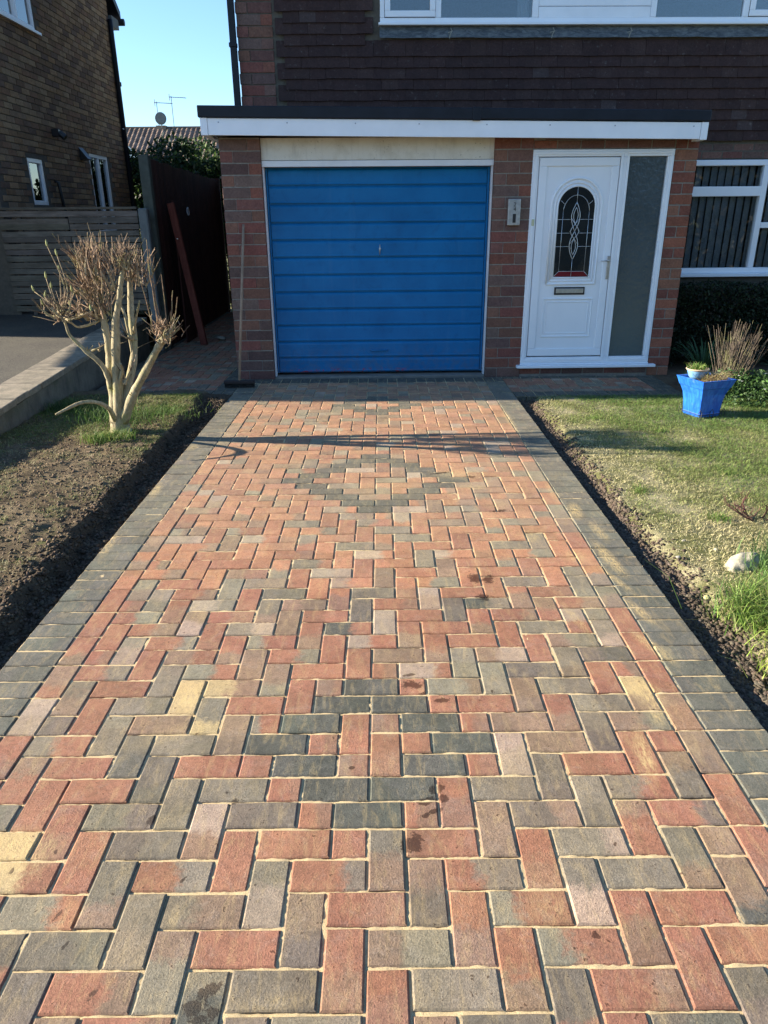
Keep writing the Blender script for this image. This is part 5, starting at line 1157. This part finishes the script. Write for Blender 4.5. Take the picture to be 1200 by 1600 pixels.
# rock and small stones
def blobmesh(name, lab, cat, loc, sc_, seed, m, rough=.18, rz=0):
    import bmesh
    bm = bmesh.new(); bmesh.ops.create_icosphere(bm, subdivisions=4, radius=1); g = random.Random(seed); offs = [(Vector((g.gauss(0, 1), g.gauss(0, 1), g.gauss(0, 1))).normalized(), g.uniform(.45, .85)) for _ in range(14)]
    for v in bm.verts:
        d = v.co.normalized(); s_ = 1
        for o_, h_ in offs:
            q = d.dot(o_)
            if q > 0 and q*s_ > h_: s_ = h_/q*.35+s_*.65
        s_ += rough*.25*math.sin(9*d.x+seed)*math.sin(8*d.y)*math.sin(7*d.z+1)
        v.co = Vector((d.x*s_*sc_[0], d.y*s_*sc_[1], d.z*s_*sc_[2]))
    me = bpy.data.meshes.new(name); bm.to_mesh(me); bm.free(); me.polygons.foreach_set('use_smooth', [True]*len(me.polygons)); me.materials.append(m)
    o_ = bpy.data.objects.new(name, me); C.objects.link(o_); o_.location = loc; o_.rotation_euler = (0, 0, rz); tag(o_, lab, cat); return o_
blobmesh('rock', 'pale lichen covered rock half buried at the lawn edge', 'rock', (1.79, .90, -.02), (.155, .09, .082), 3, M['rock'], .5, rz=.55)
for i, (x, y, s_, lb_) in enumerate(((1.50, .98, .014, 'small grey pebble left of the pale rock'), (1.60, 1.17, .012, 'small flat pebble behind the first pebble by the rock'), (1.47, .57, .018, 'yellowish pebble in the crumbled soil'), (1.72, 1.06, .014, 'small pebble nearest the top of the pale rock'), (1.50, .04, .022, 'brown stone in the soil near the yellow tuft'))):
    blobmesh('pebble', lb_, 'pebble', (x, y, .004), (s_, s_*.8, s_*.6), 10+i, M['stone'] if i != 2 else simple('yellow_pebble', (.5, .48, .2), .8))
# little bare shrub at the right edge
sh = empty('bare_shrub', (2.12, 1.42, 0)); tag(sh, 'small bare dark shrub with red tinged twigs at the right edge', 'shrub'); b = MB()
def grow(p, d, ln_, r_, dep):
    pts = [p]; 
    for q in range(3): d = (d+Vector((rnd.gauss(0, .22), rnd.gauss(0, .22), rnd.gauss(0, .12)))).normalized(); pts.append(pts[-1]+d*ln_/3)
    b.tube(pts, [r_, r_*.9, r_*.8, r_*.65], 6, shade(((.085, .05, .042) if dep > 1 else (.12, .05, .055)), rnd.uniform(.8, 1.2)))
    if dep:
        for q in range(rnd.choice((2, 3))): grow(pts[rnd.choice((2, 3))], (d+Vector((rnd.gauss(0, .6), rnd.gauss(0, .6), .25))).normalized(), ln_*.68, r_*.62, dep-1)
for a in (3.0, 2.4, 3.7, 1.2, 0.1): grow(Vector((0, 0, -.02)), Vector((math.cos(a), math.sin(a)*.7, .75)), .11, .006, 3)
b.build('twigs', M['bark'], sh)

# ------------------------------------------------------------------ across the street (seen only as reflections in the windows)
tr = empty('street_tree', (9.6, -8.5, 0)); tag(tr, 'bare tree across the street reflected in the lounge window', 'tree'); b = MB()
b.tube([(0, 0, -.1), (.05, 0, 1.5), (-.05, 0, 2.6)], [.22, .18, .14], 10, (.35, .30, .2)); b.build('trunk', M['bark'], tr, smooth=True); b = MB()
def grow2(p, d, ln_, r_, dep):
    q = p+d*ln_; b.tube([p, (p+q)/2+Vector((rnd.gauss(0, .05), rnd.gauss(0, .05), 0)), q], [r_, r_*.85, r_*.7], 5, (.30, .25, .17))
    if dep:
        for _ in range(3): grow2(q, (d+Vector((rnd.gauss(0, .45), rnd.gauss(0, .45), .15))).normalized(), ln_*.74, r_*.6, dep-1)
for i in range(4): grow2(Vector((-.05, 0, 2.5)), Vector((rnd.gauss(0, .5), rnd.gauss(0, .4), 1)).normalized(), 1.1, .09, 4)
b.build('branches', M['bark'], tr)
hg = empty('street_hedge', (13, -9.5, 0)); tag(hg, 'brown winter hedge across the street reflected in the lounge window', 'hedge')
g = np.random.RandomState(61); n = 40000; Px = np.stack([-12+24*g.rand(n), .6*g.randn(n), 4.6*g.rand(n)], -1); u = g.randn(n, 3); u /= np.linalg.norm(u, axis=1)[:, None]; v = np.cross(u, g.randn(n, 3)); v /= np.linalg.norm(v, axis=1)[:, None]; s_ = (.09+.08*g.rand(n))[:, None]
V = np.stack([Px-u*s_, Px+v*s_*.4, Px+u*s_, Px-v*s_*.4], 1).reshape(-1, 3); col = np.array([(.085, .070, .045), (.10, .082, .055), (.06, .065, .038)])[g.randint(0, 3, n)]*(.6+.8*g.rand(n, 1))
np_mesh('foliage', V, np.arange(4*n).reshape(-1, 4), np.repeat(col, 4, 0), M['leaf'], hg, kind=None)
b = MB(); b.box(-12, 12, -.8, -.3, -.1, 4.3, (.035, .03, .02)); b.build('sky_gap_backing', M['clod'], hg)  # added dark box that closes bright sky gaps in the hedge's reflection
